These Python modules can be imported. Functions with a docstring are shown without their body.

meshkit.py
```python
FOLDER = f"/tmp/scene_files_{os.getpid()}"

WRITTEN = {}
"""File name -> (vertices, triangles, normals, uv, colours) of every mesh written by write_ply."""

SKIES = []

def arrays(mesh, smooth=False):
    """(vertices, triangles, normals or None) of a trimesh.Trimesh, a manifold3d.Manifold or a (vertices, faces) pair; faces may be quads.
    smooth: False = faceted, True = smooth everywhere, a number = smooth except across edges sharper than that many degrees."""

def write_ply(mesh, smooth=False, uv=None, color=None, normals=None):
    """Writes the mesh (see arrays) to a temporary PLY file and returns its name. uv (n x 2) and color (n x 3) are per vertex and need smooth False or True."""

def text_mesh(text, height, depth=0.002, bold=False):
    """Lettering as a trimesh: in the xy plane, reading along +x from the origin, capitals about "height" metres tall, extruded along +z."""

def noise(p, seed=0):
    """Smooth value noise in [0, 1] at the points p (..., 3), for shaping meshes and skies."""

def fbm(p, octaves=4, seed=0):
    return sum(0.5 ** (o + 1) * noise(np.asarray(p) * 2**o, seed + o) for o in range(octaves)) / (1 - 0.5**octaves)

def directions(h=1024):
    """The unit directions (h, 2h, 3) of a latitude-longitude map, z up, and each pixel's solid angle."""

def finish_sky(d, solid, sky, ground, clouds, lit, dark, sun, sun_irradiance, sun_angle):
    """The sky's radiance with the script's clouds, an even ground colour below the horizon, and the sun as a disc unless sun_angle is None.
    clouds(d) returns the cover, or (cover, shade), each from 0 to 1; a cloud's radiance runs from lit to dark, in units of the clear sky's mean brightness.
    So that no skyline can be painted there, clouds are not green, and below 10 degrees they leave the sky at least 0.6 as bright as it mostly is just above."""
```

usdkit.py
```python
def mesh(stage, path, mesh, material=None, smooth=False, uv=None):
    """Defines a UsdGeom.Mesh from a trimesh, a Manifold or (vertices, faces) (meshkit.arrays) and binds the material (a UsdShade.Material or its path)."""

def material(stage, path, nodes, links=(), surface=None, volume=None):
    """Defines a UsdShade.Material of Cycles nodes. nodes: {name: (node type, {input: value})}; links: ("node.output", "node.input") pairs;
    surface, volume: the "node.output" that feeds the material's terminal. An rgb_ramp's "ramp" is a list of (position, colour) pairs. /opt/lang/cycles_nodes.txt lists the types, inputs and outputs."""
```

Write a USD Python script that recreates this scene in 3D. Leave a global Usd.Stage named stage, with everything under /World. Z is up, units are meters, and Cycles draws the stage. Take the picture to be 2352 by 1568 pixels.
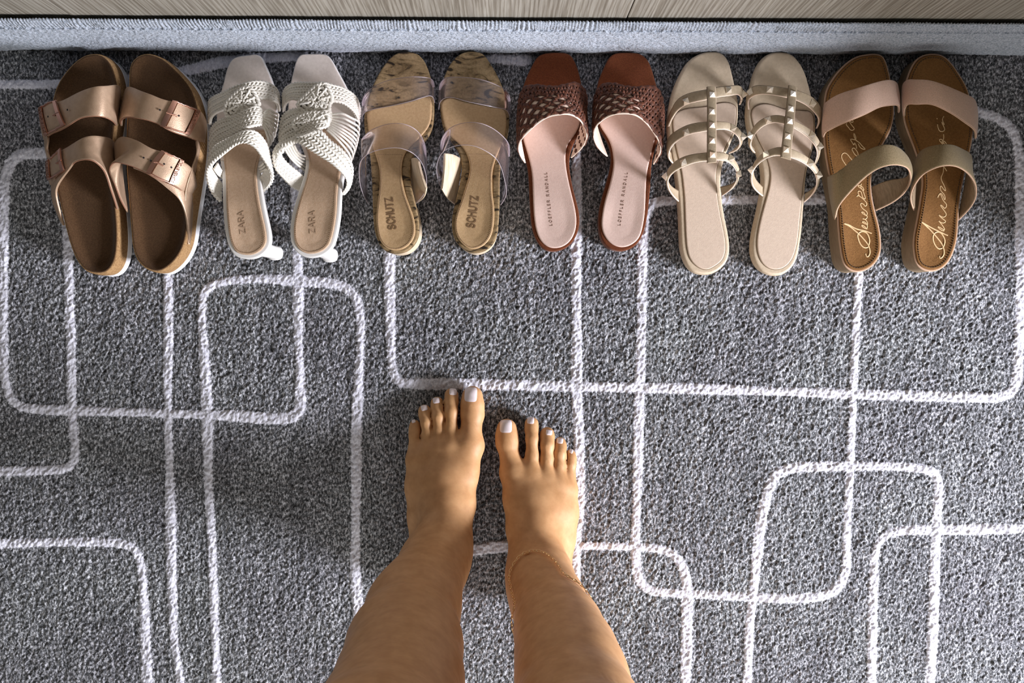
import math
import random
import numpy as np
import trimesh
import shapely
from shapely.geometry import Polygon, LineString
from scipy.interpolate import CubicSpline, RegularGridInterpolator
from scipy.ndimage import gaussian_filter, map_coordinates
from scipy.spatial import cKDTree
import meshkit
import usdkit
from pxr import Gf, Sdf, Usd, UsdGeom, UsdLux, UsdShade, Vt

stage = Usd.Stage.CreateInMemory()
UsdGeom.SetStageUpAxis(stage, "Z")
UsdGeom.SetStageMetersPerUnit(stage, 1.0)
UsdGeom.Xform.Define(stage, "/World")
UsdGeom.Scope.Define(stage, "/World/Looks")

# ------------------------------------------------------------------ camera
H, F = 1.0, 1850.0                       # camera height, focal length in pixels of the 2352 px frame
NADIR = np.array([1150.0, 715.0])        # where straight down lies in the frame
_n = np.array([(NADIR[0] - 1176) / F, -(NADIR[1] - 784) / F, -1.0])
_n /= np.linalg.norm(_n)
EZ = -_n
EX = np.array([1.0, 0, 0]) - _n[0] * _n
EX /= np.linalg.norm(EX)
EY = np.cross(EZ, EX)
ROT = np.stack([EX, EY, EZ])             # camera -> world
EYE = np.array([0.0, 0.0, H])

camera = UsdGeom.Camera.Define(stage, "/World/camera")
_m = np.eye(4)
_m[:3, :3] = ROT.T
_m[3, :3] = EYE
camera.AddTransformOp().Set(Gf.Matrix4d(_m.tolist()))
camera.CreateHorizontalApertureAttr(36.0)
camera.CreateVerticalApertureAttr(24.0)
camera.CreateFocalLengthAttr(36.0 * F / 2352)
camera.CreateClippingRangeAttr(Gf.Vec2f(0.02, 100))
camera.CreateExposureAttr(0.0)

# ------------------------------------------------------------------ light
sky = UsdLux.DomeLight.Define(stage, "/World/sky")
sky.CreateColorAttr(Gf.Vec3f(0.86, 0.95, 1.0))
sky.CreateIntensityAttr(0.02)


def area_light(name, at, to, w, h, color, intensity):
    l = UsdLux.RectLight.Define(stage, "/World/" + name)
    l.CreateWidthAttr(w)
    l.CreateHeightAttr(h)
    l.CreateColorAttr(Gf.Vec3f(*color))
    l.CreateIntensityAttr(intensity)
    z = np.array(at, float) - np.array(to, float)
    z /= np.linalg.norm(z)
    x = np.cross([0, 0, 1.0], z)
    x /= np.linalg.norm(x)
    m = np.eye(4)
    m[0, :3], m[1, :3], m[2, :3], m[3, :3] = x, np.cross(z, x), z, at
    l.AddTransformOp().Set(Gf.Matrix4d(m.tolist()))


# daylight through a window of the room, behind the person's shoulder
area_light("window_light", (2.0, -0.86, 0.80), (0.0, -0.15, 0.0), 0.5, 0.55, (0.94, 0.96, 1.06), 132.0)
# the room's wide, low window, behind the person
area_light("wide_window_light", (0.15, -1.75, 0.80), (0.0, 0.0, 0.0), 2.8, 0.7, (1.0, 0.985, 0.96), 3.9)

# ------------------------------------------------------------------ helpers
taken = {}
origin = {}


def numbered(path):
    n = taken.get(path, 0)
    taken[path] = n + 1
    return path if n == 0 else f"{path}_{n:03d}"


def tag(prim, label=None, cat=None, group=None, kind=None):
    for k, v in (("label", label), ("category", cat), ("group", group), ("kind", kind)):
        if v:
            prim.SetCustomDataByKey(k, v)


def thing(name, label, cat, loc=(0, 0, 0), group=None, kind=None):
    path = numbered("/World/" + name)
    x = UsdGeom.Xform.Define(stage, path)
    x.AddTranslateOp().Set(Gf.Vec3d(*map(float, loc)))
    origin[path] = np.array(loc, float)
    tag(x.GetPrim(), label, cat, group, kind)
    return path


def obj(name, mesh, material, parent=None, smooth=40, label=None, kind=None, cat=None, group=None):
    """one Mesh prim; mesh is in world metres"""
    path = numbered((parent or "/World") + "/" + name)
    base = np.zeros(3)
    if parent:
        base = origin[parent]
    origin[path] = base
    v, f = (np.asarray(mesh.vertices), np.asarray(mesh.faces)) if hasattr(mesh, "vertices") else (np.asarray(mesh[0]), np.asarray(mesh[1]))
    p = usdkit.mesh(stage, path, (v - base, f), material, smooth=smooth)
    tag(p.GetPrim(), label, cat, group, kind)
    return path


def material(name, color, rough=0.6, color2=None, scale=60.0, detail=3.0, contrast=(0.35, 0.65), bump=0.0, bump_scale=300.0, bump_dist=0.001,
             metallic=0.0, sheen=0.0, coat=0.0, stretch=(1, 1, 1), spec=0.5, sss=0.0, sss_color=(1, 0.35, 0.15)):
    nodes = {"p": ("principled_bsdf", {"base_color": color, "roughness": rough, "metallic": metallic, "sheen_weight": sheen, "coat_weight": coat,
                                       "specular_ior_level": spec, "subsurface_weight": sss, "subsurface_scale": 0.004, "subsurface_radius": sss_color}),
             "g": ("geometry", {}), "m": ("mapping", {"scale": stretch})}
    links = [("g.position", "m.vector")]
    if color2 is not None:
        nodes["n"] = ("noise_texture", {"scale": scale, "detail": detail, "roughness": 0.6})
        nodes["r"] = ("rgb_ramp", {"ramp": [(contrast[0], color), (contrast[1], color2)]})
        links += [("m.vector", "n.vector"), ("n.fac", "r.fac"), ("r.color", "p.base_color")]
    if bump:
        nodes["bn"] = ("noise_texture", {"scale": bump_scale, "detail": 3.0})
        nodes["b"] = ("bump", {"strength": bump, "distance": bump_dist})
        links += [("m.vector", "bn.vector"), ("bn.fac", "b.height"), ("b.normal", "p.normal")]
    return usdkit.material(stage, "/World/Looks/" + name, nodes, links, surface="p.BSDF")


def project(p):
    d = (np.asarray(p) - EYE) @ ROT
    return np.stack([1176 + F * d[..., 0] / -d[..., 2], 784 - F * d[..., 1] / -d[..., 2]], -1)


def P(px, py, z):
    """the point at height z that stands at that place of the photograph"""
    px, py, z = np.broadcast_arrays(np.asarray(px, float), np.asarray(py, float), np.asarray(z, float))
    d = np.stack([(px - 1176) / F, -(py - 784) / F, -np.ones_like(px)], -1) @ ROT.T
    return EYE + d * ((z - H) / d[..., 2])[..., None]


CROPS = {"b": (60, 100, 2.8), "z": (460, 100, 3.015), "zl": (470, 180, 5.229), "zr": (640, 180, 5.6), "s": (800, 100, 3.015), "l": (1160, 100, 3.015),
         "v": (1500, 100, 2.85), "a": (1860, 100, 2.85), "as": (1920, 410, 7.469), "ar": (1920, 250, 9.22), "at": (2100, 240, 4.125), "bl": (80, 200, 6.53), "br": (330, 210, 6.03),
         "px": (0, 0, 1.0)}


SQUEEZE = [0.0, 1.0, 1.0]     # neighbouring shoes barely touch: each side is drawn in a little towards its own centre line
SIDES = [0.968, 0.968]


def T(crop, pts):
    ox, oy, s = CROPS[crop]
    a = np.array(pts, float)
    x = ox + a[:, 0] / s - SQUEEZE[0]
    a[:, 0] = SQUEEZE[0] + np.where(x < 0, x * SQUEEZE[1], x * SQUEEZE[2])
    a[:, 1] = oy + a[:, 1] / s
    return a


def spline(a, n, closed=False):
    a = np.asarray(a, float)
    if closed:
        a = np.vstack([a, a[:1]])
    s = np.concatenate([[0], np.cumsum(np.maximum(np.linalg.norm(np.diff(a[:, :2], axis=0), axis=1), 1e-9))])
    s /= s[-1]
    c = CubicSpline(s, a, bc_type="periodic" if closed else "natural")
    return c(np.linspace(0, 1, n, endpoint=not closed))


def grid_faces(nu, nv, offset=0, flip=False):
    i, j = np.meshgrid(np.arange(nu - 1), np.arange(nv - 1), indexing="ij")
    a = (i * nv + j).ravel() + offset
    q = np.stack([a, a + nv, a + nv + 1, a + 1], 1)
    if flip:
        q = q[:, ::-1]
    return np.vstack([q[:, [0, 1, 2]], q[:, [0, 2, 3]]])


def shell(outer, inner):
    """closed shell from two (nu, nv, 3) grids"""
    nu, nv = outer.shape[:2]
    v = np.vstack([outer.reshape(-1, 3), inner.reshape(-1, 3)])
    n = nu * nv
    idx = np.arange(n).reshape(nu, nv)
    f = [grid_faces(nu, nv), grid_faces(nu, nv, n, True)]
    loop = np.concatenate([idx[0, :-1], idx[:-1, -1], idx[-1, :0:-1], idx[:0:-1, 0]])
    nxt = np.roll(loop, -1)
    f.append(np.stack([loop, nxt, nxt + n], 1))
    f.append(np.stack([loop, nxt + n, loop + n], 1))
    m = trimesh.Trimesh(v, np.vstack(f), process=False)
    if m.volume < 0:
        m.invert()
    return m


def tube(points, r, sides=8, closed=False, twist=0.0, lobes=0, depth=0.25, flat=1.0, up=None):
    """swept tube; lobes and twist make it a laid rope; flat squashes it along the normal"""
    p = np.asarray(points, float)
    n = len(p)
    t = np.gradient(p, axis=0) if not closed else np.roll(p, -1, 0) - np.roll(p, 1, 0)
    t /= np.maximum(np.linalg.norm(t, axis=1, keepdims=True), 1e-12)
    if up is None:
        up = np.tile([0.0, 0, 1], (n, 1))
        up[np.abs(t[:, 2]) > 0.95] = [0, 1, 0]
    up = np.asarray(up, float)
    a = np.cross(t, up)
    a /= np.maximum(np.linalg.norm(a, axis=1, keepdims=True), 1e-12)
    b = np.cross(a, t)
    th = np.arange(sides) / sides * 2 * math.pi
    s = np.concatenate([[0], np.cumsum(np.linalg.norm(np.diff(p, axis=0), axis=1))])
    rr = np.broadcast_to(np.asarray(r, float), (n,))[:, None] * np.ones((1, sides))
    if lobes:
        rr = rr * (1 + depth * np.cos(lobes * th[None] - twist * s[:, None]))
    v = p[:, None] + a[:, None] * (rr * np.cos(th))[..., None] + b[:, None] * (rr * np.sin(th) * flat)[..., None]
    i, j = np.meshgrid(np.arange(n if closed else n - 1), np.arange(sides), indexing="ij")
    i2, j2 = (i + 1) % n, (j + 1) % sides
    q = np.stack([i * sides + j, i * sides + j2, i2 * sides + j2, i2 * sides + j], -1).reshape(-1, 4)
    f = np.vstack([q[:, [0, 1, 2]], q[:, [0, 2, 3]]])
    v = v.reshape(-1, 3)
    if not closed:
        c0, c1 = len(v), len(v) + 1
        v = np.vstack([v, p[0], p[-1]])
        k = np.arange(sides)
        f = np.vstack([f, np.stack([np.full(sides, c0), (k + 1) % sides, k], 1), np.stack([np.full(sides, c1), (n - 1) * sides + k, (n - 1) * sides + (k + 1) % sides], 1)])
    m = trimesh.Trimesh(v, f, process=False)
    if m.volume < 0:
        m.invert()
    return m


def join(ms):
    return trimesh.util.concatenate(ms)


class Sole:
    """The outline of a shoe's upper face, traced, at the heights of profile [(fraction from toe to heel, z)]."""

    def __init__(self, crop, pts, profile):
        SQUEEZE[:] = [0.0, 1.0, 1.0]
        SQUEEZE[:] = [T(crop, pts)[:, 0].mean()] + SIDES
        a = spline(T(crop, pts), 240, closed=True)
        y0, y1 = a[:, 1].min(), a[:, 1].max()
        fr, zz = np.array(profile).T
        from scipy.interpolate import PchipInterpolator
        pr = PchipInterpolator(fr, zz)
        zpix = lambda py: pr(np.clip((py - y0) / (y1 - y0), 0, 1))
        w = P(a[:, 0], a[:, 1], zpix(a[:, 1]))
        py = np.linspace(y0, y1, 120)
        cx = a[:, 0].mean()
        line = P(np.full(120, cx), py, zpix(py))
        o = np.argsort(line[:, 1])
        self.ly, self.lz = line[o, 1], line[o, 2]
        self.poly = Polygon(w[:, :2]).buffer(0)
        self.base = np.array([w[:, 0].mean(), w[:, 1].mean(), 0.0])
        self.y_toe, self.y_heel = w[:, 1].max(), w[:, 1].min()

    def z(self, y):
        return np.interp(y, self.ly, self.lz)

    def frac(self, y):
        return (self.y_toe - y) / (self.y_toe - self.y_heel)

    def at(self, px, py, lift=0.0):
        """point of the upper face seen at that pixel"""
        z = np.full(np.shape(px), 0.02)
        for _ in range(6):
            p = P(px, py, z)
            z = self.z(p[..., 1]) + (lift(p[..., 1]) if callable(lift) else lift)
        return P(px, py, z)

    def hollow(self, y, depth, at=0.86, wide=0.13):
        return depth * np.exp(-((self.frac(y) - at) / wide) ** 2)

    def on(self, px, py, face, lift):
        """point seen at that pixel on a face(x, y, d) of this sole"""
        rim = cKDTree(np.array(self.poly.exterior.segmentize(0.0006).coords))
        z = np.full(np.shape(px), 0.03)
        for _ in range(6):
            p = P(px, py, z)
            z = face(p[..., 0], p[..., 1], rim.query(p[..., :2])[0] - 0.0016) + lift
        return P(px, py, z)

    def under(self, k=0.0, rim=0.004, deep=0.006):
        """upper face of a layer that carries an insole: sunk inside its rim"""
        return lambda x, y, d: self.z(y) + k - deep * np.clip((d - rim) / 0.003, 0, 1)


def largest(g):
    return max(g.geoms, key=lambda q: q.area) if hasattr(g, "geoms") else g


def slab(poly, ztop, zbot, edge=0.002, rows=84, cols=27, bulge=0.0, grow_bottom=0.0, wob=0.0):
    """solid with a shaped upper face: poly in plan, ztop(x, y, d) and zbot(x, y, d) heights, d = distance from the rim"""
    poly = largest(poly)
    x0, y0, x1, y1 = poly.bounds
    e = (y1 - y0) * 2e-4
    ys = y0 + e + (y1 - y0 - 2 * e) * (0.5 - 0.5 * np.cos(np.linspace(0, math.pi, rows)))
    lr = []
    for y in ys:
        c = poly.intersection(LineString([(x0 - 1, y), (x1 + 1, y)]))
        b = c.bounds
        lr.append((b[0], b[2]))
    lr = np.array(lr)
    u = 0.5 - 0.5 * np.cos(np.linspace(0, math.pi, cols))
    X = lr[:, :1] + (lr[:, 1:] - lr[:, :1]) * u[None]
    Y = np.repeat(ys[:, None], cols, 1)
    dense = np.array(poly.exterior.segmentize((y1 - y0) / 500).coords)
    D = cKDTree(dense).query(np.stack([X, Y], -1).reshape(-1, 2))[0].reshape(X.shape)
    k = np.clip(D / max(edge, 1e-6), 0, 1)
    Zt = ztop(X, Y, D) - edge * (1 - np.sqrt(np.clip(1 - (1 - k) ** 2, 0, 1)))
    Zb = zbot(X, Y, D)
    top = np.stack([X, Y, Zt], -1)
    bot = np.stack([X, Y, Zb], -1)
    idx = np.arange(rows * cols).reshape(rows, cols)
    loop = np.concatenate([idx[0, :-1], idx[:-1, -1], idx[-1, :0:-1], idx[:0:-1, 0]])
    v = [top.reshape(-1, 3)]
    rim = top.reshape(-1, 3)[loop]
    low = bot.reshape(-1, 3)[loop]
    nrm = np.roll(rim, -1, 0)[:, :2] - np.roll(rim, 1, 0)[:, :2]
    nrm = np.stack([nrm[:, 1], -nrm[:, 0]], 1)
    nrm /= np.maximum(np.linalg.norm(nrm, axis=1, keepdims=True), 1e-9)
    rings, n0 = [loop], rows * cols
    s = np.concatenate([[0], np.cumsum(np.linalg.norm(np.diff(rim[:, :2], axis=0), axis=1))])
    for t in (0.25, 0.6, 0.9):
        r = rim * (1 - t) + low * t
        out = bulge * math.sin(math.pi * t) + grow_bottom * t + (wob * np.sin(s * 900) * t if wob else 0)
        r[:, :2] += nrm * np.reshape(out, (-1, 1) if np.ndim(out) else (1, 1))
        v.append(r)
        rings.append(np.arange(len(r)) + n0)
        n0 += len(r)
    b = bot.reshape(-1, 3).copy()
    if grow_bottom:
        b[loop, :2] += nrm * grow_bottom
    v.append(b)
    rings.append(loop + n0)
    f = [grid_faces(rows, cols), grid_faces(rows, cols, n0, True)]
    for a, c in zip(rings[:-1], rings[1:]):
        a2, c2 = np.roll(a, -1), np.roll(c, -1)
        f += [np.stack([a, a2, c2], 1), np.stack([a, c2, c], 1)]
    m = trimesh.Trimesh(np.vstack(v), np.vstack(f), process=False)
    if m.volume < 0:
        m.invert()
    return m


class Band:
    """A strap: a surface between two traced edges; control points are (x, y, z) with x, y in the crop and z in metres."""

    def __init__(self, crop, front, back, nu=56, nv=11, bulge=0.0, drop=0.0):
        a, b = spline(T(crop, front), nu), spline(T(crop, back), nu)
        A, B = P(a[:, 0], a[:, 1], np.maximum(a[:, 2] + drop, 0.002)), P(b[:, 0], b[:, 1], np.maximum(b[:, 2] + drop, 0.002))
        w = np.linspace(0, 1, nv)
        self.G = A[:, None] * (1 - w)[None, :, None] + B[:, None] * w[None, :, None]
        self.N = self.normals()
        if bulge:
            self.G = self.G + self.N * (4 * w * (1 - w) * bulge)[None, :, None]
            self.N = self.normals()
        gu, gv = np.linspace(0, 1, nu), w
        self.ig, self.inn = RegularGridInterpolator((gu, gv), self.G), RegularGridInterpolator((gu, gv), self.N)
        self.uu, self.vv = np.meshgrid(np.linspace(0, 1, 240), np.linspace(0, 1, 40), indexing="ij")
        self.tree = cKDTree(project(self.S(self.uu, self.vv)).reshape(-1, 2))

    def normals(self):
        n = np.cross(np.gradient(self.G, axis=0), np.gradient(self.G, axis=1))
        n /= np.maximum(np.linalg.norm(n, axis=-1, keepdims=True), 1e-12)
        k = n.shape[0] // 2
        return -n if n[k, :, 2].mean() < 0 else n

    def S(self, u, v, off=0.0):
        q = np.stack(np.broadcast_arrays(np.clip(u, 0, 1), np.clip(v, 0, 1)), -1)
        n = self.inn(q)
        n = n / np.maximum(np.linalg.norm(n, axis=-1, keepdims=True), 1e-12)
        return self.ig(q) + n * np.asarray(off)[..., None]

    def mesh(self, t=0.0022, off=0.0, u0=0.0, u1=1.0):
        nu, nv = self.G.shape[0], self.G.shape[1] + 2
        u = np.linspace(u0, u1, nu)
        v = np.concatenate([[0, 0.012], np.linspace(0.05, 0.95, nv - 4), [0.988, 1]])
        lift = np.full(nv, 0.5)
        lift[[0, -1]] = 0.18
        lift[[1, -2]] = 0.4
        U, V = np.meshgrid(u, v, indexing="ij")
        return shell(self.S(U, V, off + lift[None] * t * np.ones_like(U)), self.S(U, V, off - lift[None] * t * np.ones_like(U)))

    def uv(self, px, py):
        k = self.tree.query(np.stack([px, py], -1))[1]
        return self.uu.ravel()[k], self.vv.ravel()[k]

    def on(self, px, py, off=0.0):
        u, v = self.uv(np.asarray(px, float), np.asarray(py, float))
        return self.S(u, v, off)

    def patch(self, corners, off, t, n=9, m=9):
        """plate on the strap: corners (4 px points, in order), lofted"""
        c = np.array(corners, float)
        a, b = np.meshgrid(np.linspace(0, 1, n), np.linspace(0, 1, m), indexing="ij")
        q = (c[0] * ((1 - a) * (1 - b))[..., None] + c[1] * (a * (1 - b))[..., None] + c[2] * (a * b)[..., None] + c[3] * ((1 - a) * b)[..., None])
        uv = [self.uv(c[k, 0], c[k, 1]) for k in range(4)]
        U = sum(w * k[0] for w, k in zip(((1 - a) * (1 - b), a * (1 - b), a * b, (1 - a) * b), uv))
        V = sum(w * k[1] for w, k in zip(((1 - a) * (1 - b), a * (1 - b), a * b, (1 - a) * b), uv))
        return shell(self.S(U, V, off + t), self.S(U, V, off))


def lettering(text, origin_px, direction, height, surface, depth=0.0004, bold=False, squeeze=1.0, lift=0.0002, track=0.12):
    """text laid on a surface: surface(px, py) -> points; height in pixels of the photograph"""
    parts, x = [], 0.0
    for ch in text:
        if ch == " ":
            x += 0.35 + track
            continue
        m = meshkit.text_mesh(ch, 1.0, depth=1.0, bold=bold)
        m.apply_translation((x - m.bounds[0][0], 0, 0))
        x = m.bounds[1][0] + track
        parts.append(m)
    m = join(parts)
    d = np.array(direction, float)
    d /= np.linalg.norm(d)
    up = np.array([d[1], -d[0]])
    q = np.array(origin_px) + m.vertices[:, :1] * height * squeeze * d + m.vertices[:, 1:2] * height * up
    base = surface(q[:, 0], q[:, 1])
    base = base + np.array([0, 0, 1.0]) * (lift + m.vertices[:, 2:] * depth)
    return trimesh.Trimesh(base, m.faces, process=False)


def stroke(crop, pts, surface, r, n=None, flat=0.35):
    a = spline(T(crop, pts), n or len(pts) * 5)
    p = surface(a[:, 0], a[:, 1])
    return tube(p, r, sides=6, flat=flat)


def ring_strip(poly, w, zf, h=0.0006, lift=0.0):
    """stitch line or edge that runs along an outline"""
    c = np.array(largest(poly).exterior.coords)[:-1]
    c = spline(c, 200, closed=True)
    return tube(np.column_stack([c, zf(c[:, 1]) + lift]), w, sides=6, closed=True, flat=0.6)


def stitches(poly, zf, lift=0.0, pitch=0.0022, r=0.00035):
    ext = largest(poly).exterior
    out = []
    n = int(ext.length / pitch)
    for k in range(n):
        a, b = ext.interpolate(k * pitch), ext.interpolate(k * pitch + pitch * 0.62)
        p = np.array([[a.x, a.y, 0], [(a.x + b.x) / 2, (a.y + b.y) / 2, 0], [b.x, b.y, 0]])
        p[:, 2] = zf(p[:, 1]) + lift
        out.append(tube(p, r, sides=4))
    return join(out)


rng = np.random.default_rng(7)


# ------------------------------------------------------------------ materials
M = {}
M["wood"] = usdkit.material(stage, "/World/Looks/wood", {
    "g": ("geometry", {}), "m": ("mapping", {"scale": (1.0, 1.0, 0.035)}),
    "w": ("wave_texture", {"wave_type": "bands", "bands_direction": "x", "scale": 62.0, "distortion": 9.0, "detail": 4.0, "detail_scale": 2.2, "detail_roughness": 0.65}),
    "n": ("noise_texture", {"scale": 330.0, "detail": 4.0, "roughness": 0.65}), "n2": ("noise_texture", {"scale": 14.0, "detail": 3.0}),
    "r": ("rgb_ramp", {"ramp": [(0.0, (0.27, 0.235, 0.185)), (0.4, (0.36, 0.325, 0.265)), (1.0, (0.43, 0.395, 0.335))]}),
    "r2": ("rgb_ramp", {"ramp": [(0.36, (0.70, 0.68, 0.66)), (0.6, (1.0, 1.0, 1.0))]}), "r3": ("rgb_ramp", {"ramp": [(0.3, (0.86, 0.86, 0.84)), (0.7, (1.0, 1.0, 1.0))]}),
    "x": ("mix_color", {"blend_type": "multiply", "fac": 1.0}), "x2": ("mix_color", {"blend_type": "multiply", "fac": 1.0}),
    "b": ("bump", {"strength": 0.3, "distance": 0.0004}), "p": ("principled_bsdf", {"roughness": 0.55})},
    [("g.position", "m.vector"), ("m.vector", "w.vector"), ("m.vector", "n.vector"), ("m.vector", "n2.vector"), ("w.fac", "r.fac"), ("n.fac", "r2.fac"), ("n2.fac", "r3.fac"),
     ("r.color", "x.a"), ("r2.color", "x.b"), ("x.result", "x2.a"), ("r3.color", "x2.b"), ("x2.result", "p.base_color"), ("n.fac", "b.height"), ("b.normal", "p.normal")], surface="p.BSDF")
M["floor"] = material("subfloor", (0.3, 0.28, 0.25), 0.8)
M["carpet"] = usdkit.material(stage, "/World/Looks/carpet", {
    "g": ("geometry", {}), "m": ("mapping", {"scale": (1.0, 0.55, 1.0)}), "at": ("attribute", {"attribute": "line_distance"}),
    "n": ("noise_texture", {"scale": 430.0, "detail": 2.0, "roughness": 0.7}),
    "nc": ("noise_texture", {"scale": 320.0, "detail": 1.0}),
    "ms": ("mapping", {"scale": (1.0, 0.06, 1.0)}), "ns": ("noise_texture", {"scale": 150.0, "detail": 3.0}),
    "nl": ("noise_texture", {"scale": 7.0, "detail": 3.0}),
    "r": ("rgb_ramp", {"ramp": [(0.34, (0.026, 0.027, 0.029)), (0.5, (0.150, 0.151, 0.159)), (0.64, (0.52, 0.515, 0.54))]}),
    "rs": ("rgb_ramp", {"ramp": [(0.3, (0.72, 0.72, 0.72)), (0.7, (1.2, 1.2, 1.2))]}),
    "rl": ("rgb_ramp", {"ramp": [(0.3, (0.88, 0.86, 0.9)), (0.7, (1.1, 1.12, 1.1))]}),
    "x1": ("mix_color", {"blend_type": "multiply", "fac": 1.0, "use_clamp": False}), "x2": ("mix_color", {"blend_type": "multiply", "fac": 1.0}),
    "rw": ("rgb_ramp", {"ramp": [(0.28, (0.50, 0.49, 0.56)), (0.62, (0.80, 0.79, 0.86))]}),
    "fr": ("math", {"math_type": "multiply_add", "value2": 0.0052, "value3": -0.0026}), "ad": ("math", {"math_type": "add"}),
    "mr": ("map_range", {"range_type": "smoothstep", "from_min": -0.0012, "from_max": 0.0012, "to_min": 1.0, "to_max": 0.0, "clamp": True}),
    "x": ("mix_color", {"blend_type": "mix"}),
    "b": ("bump", {"strength": 0.55, "distance": 0.0016}), "p": ("principled_bsdf", {"roughness": 0.95, "sheen_weight": 0.15, "specular_ior_level": 0.15})},
    [("g.position", "m.vector"), ("m.vector", "n.vector"), ("g.position", "nc.vector"), ("g.position", "ms.vector"), ("ms.vector", "ns.vector"), ("g.position", "nl.vector"),
     ("n.fac", "r.fac"), ("ns.fac", "rs.fac"), ("nl.fac", "rl.fac"), ("r.color", "x1.a"), ("rs.color", "x1.b"), ("x1.result", "x2.a"), ("rl.color", "x2.b"),
     ("n.fac", "rw.fac"), ("nc.fac", "fr.value1"), ("fr.value", "ad.value1"), ("at.fac", "ad.value2"), ("ad.value", "mr.value"),
     ("mr.result", "x.fac"), ("x2.result", "x.a"), ("rw.color", "x.b"), ("x.result", "p.base_color"), ("n.fac", "b.height"), ("b.normal", "p.normal")], surface="p.BSDF")
M["carpet_base"] = material("carpet_base", (0.22, 0.255, 0.30), 0.95, (0.50, 0.53, 0.59), scale=520, contrast=(0.33, 0.62), bump=0.8, bump_scale=500, bump_dist=0.0015, sheen=0.15, spec=0.15)
M["skin"] = material("skin", (0.52, 0.262, 0.105), 0.56, (0.66, 0.36, 0.165), scale=70, detail=5.0, contrast=(0.3, 0.7), bump=0.05, bump_scale=700, bump_dist=0.0003, sss=0.10, spec=0.5)
M["nail"] = material("nail_polish", (0.86, 0.74, 0.74), 0.22, coat=0.4)
M["gold"] = material("gold", (0.85, 0.56, 0.28), 0.25, metallic=1.0)
M["footbed"] = material("dark_suede", (0.062, 0.031, 0.014), 0.95, (0.110, 0.058, 0.027), scale=700, contrast=(0.3, 0.7), bump=0.4, bump_scale=1200, sheen=0.1, spec=0.1)
M["cork_mid"] = material("cork_midsole", (0.27, 0.15, 0.065), 0.9, (0.40, 0.24, 0.11), scale=420, contrast=(0.35, 0.6), bump=0.4, bump_scale=500, spec=0.2)
M["white_rubber"] = material("white_rubber", (0.80, 0.79, 0.80), 0.6)
M["rose_leather"] = material("rose_leather", (0.43, 0.285, 0.185), 0.42, (0.50, 0.34, 0.225), scale=160, contrast=(0.3, 0.7), bump=0.15, bump_scale=900, metallic=0.35)
M["leather_edge"] = material("leather_edge", (0.28, 0.13, 0.075), 0.6)
M["copper"] = material("copper", (0.62, 0.33, 0.24), 0.3, metallic=1.0)
M["dark_hole"] = material("dark_hole", (0.02, 0.012, 0.01), 0.9)
M["ecru_leather"] = material("ecru_leather", (0.72, 0.62, 0.54), 0.6, (0.79, 0.69, 0.61), scale=300, bump=0.2, bump_scale=900)
M["white_leather"] = material("white_leather", (0.80, 0.77, 0.73), 0.45)
M["tan_leather"] = material("tan_leather", (0.53, 0.355, 0.225), 0.6, (0.60, 0.42, 0.28), scale=350, bump=0.2, bump_scale=900)
M["tan_pad"] = material("tan_pad", (0.47, 0.30, 0.145), 0.6, (0.54, 0.355, 0.185), scale=350, bump=0.2, bump_scale=900)
M["faint_imprint"] = material("faint_imprint", (0.42, 0.28, 0.18), 0.6)
M["tan_dark"] = material("tan_stitch", (0.30, 0.19, 0.11), 0.8)
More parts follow.
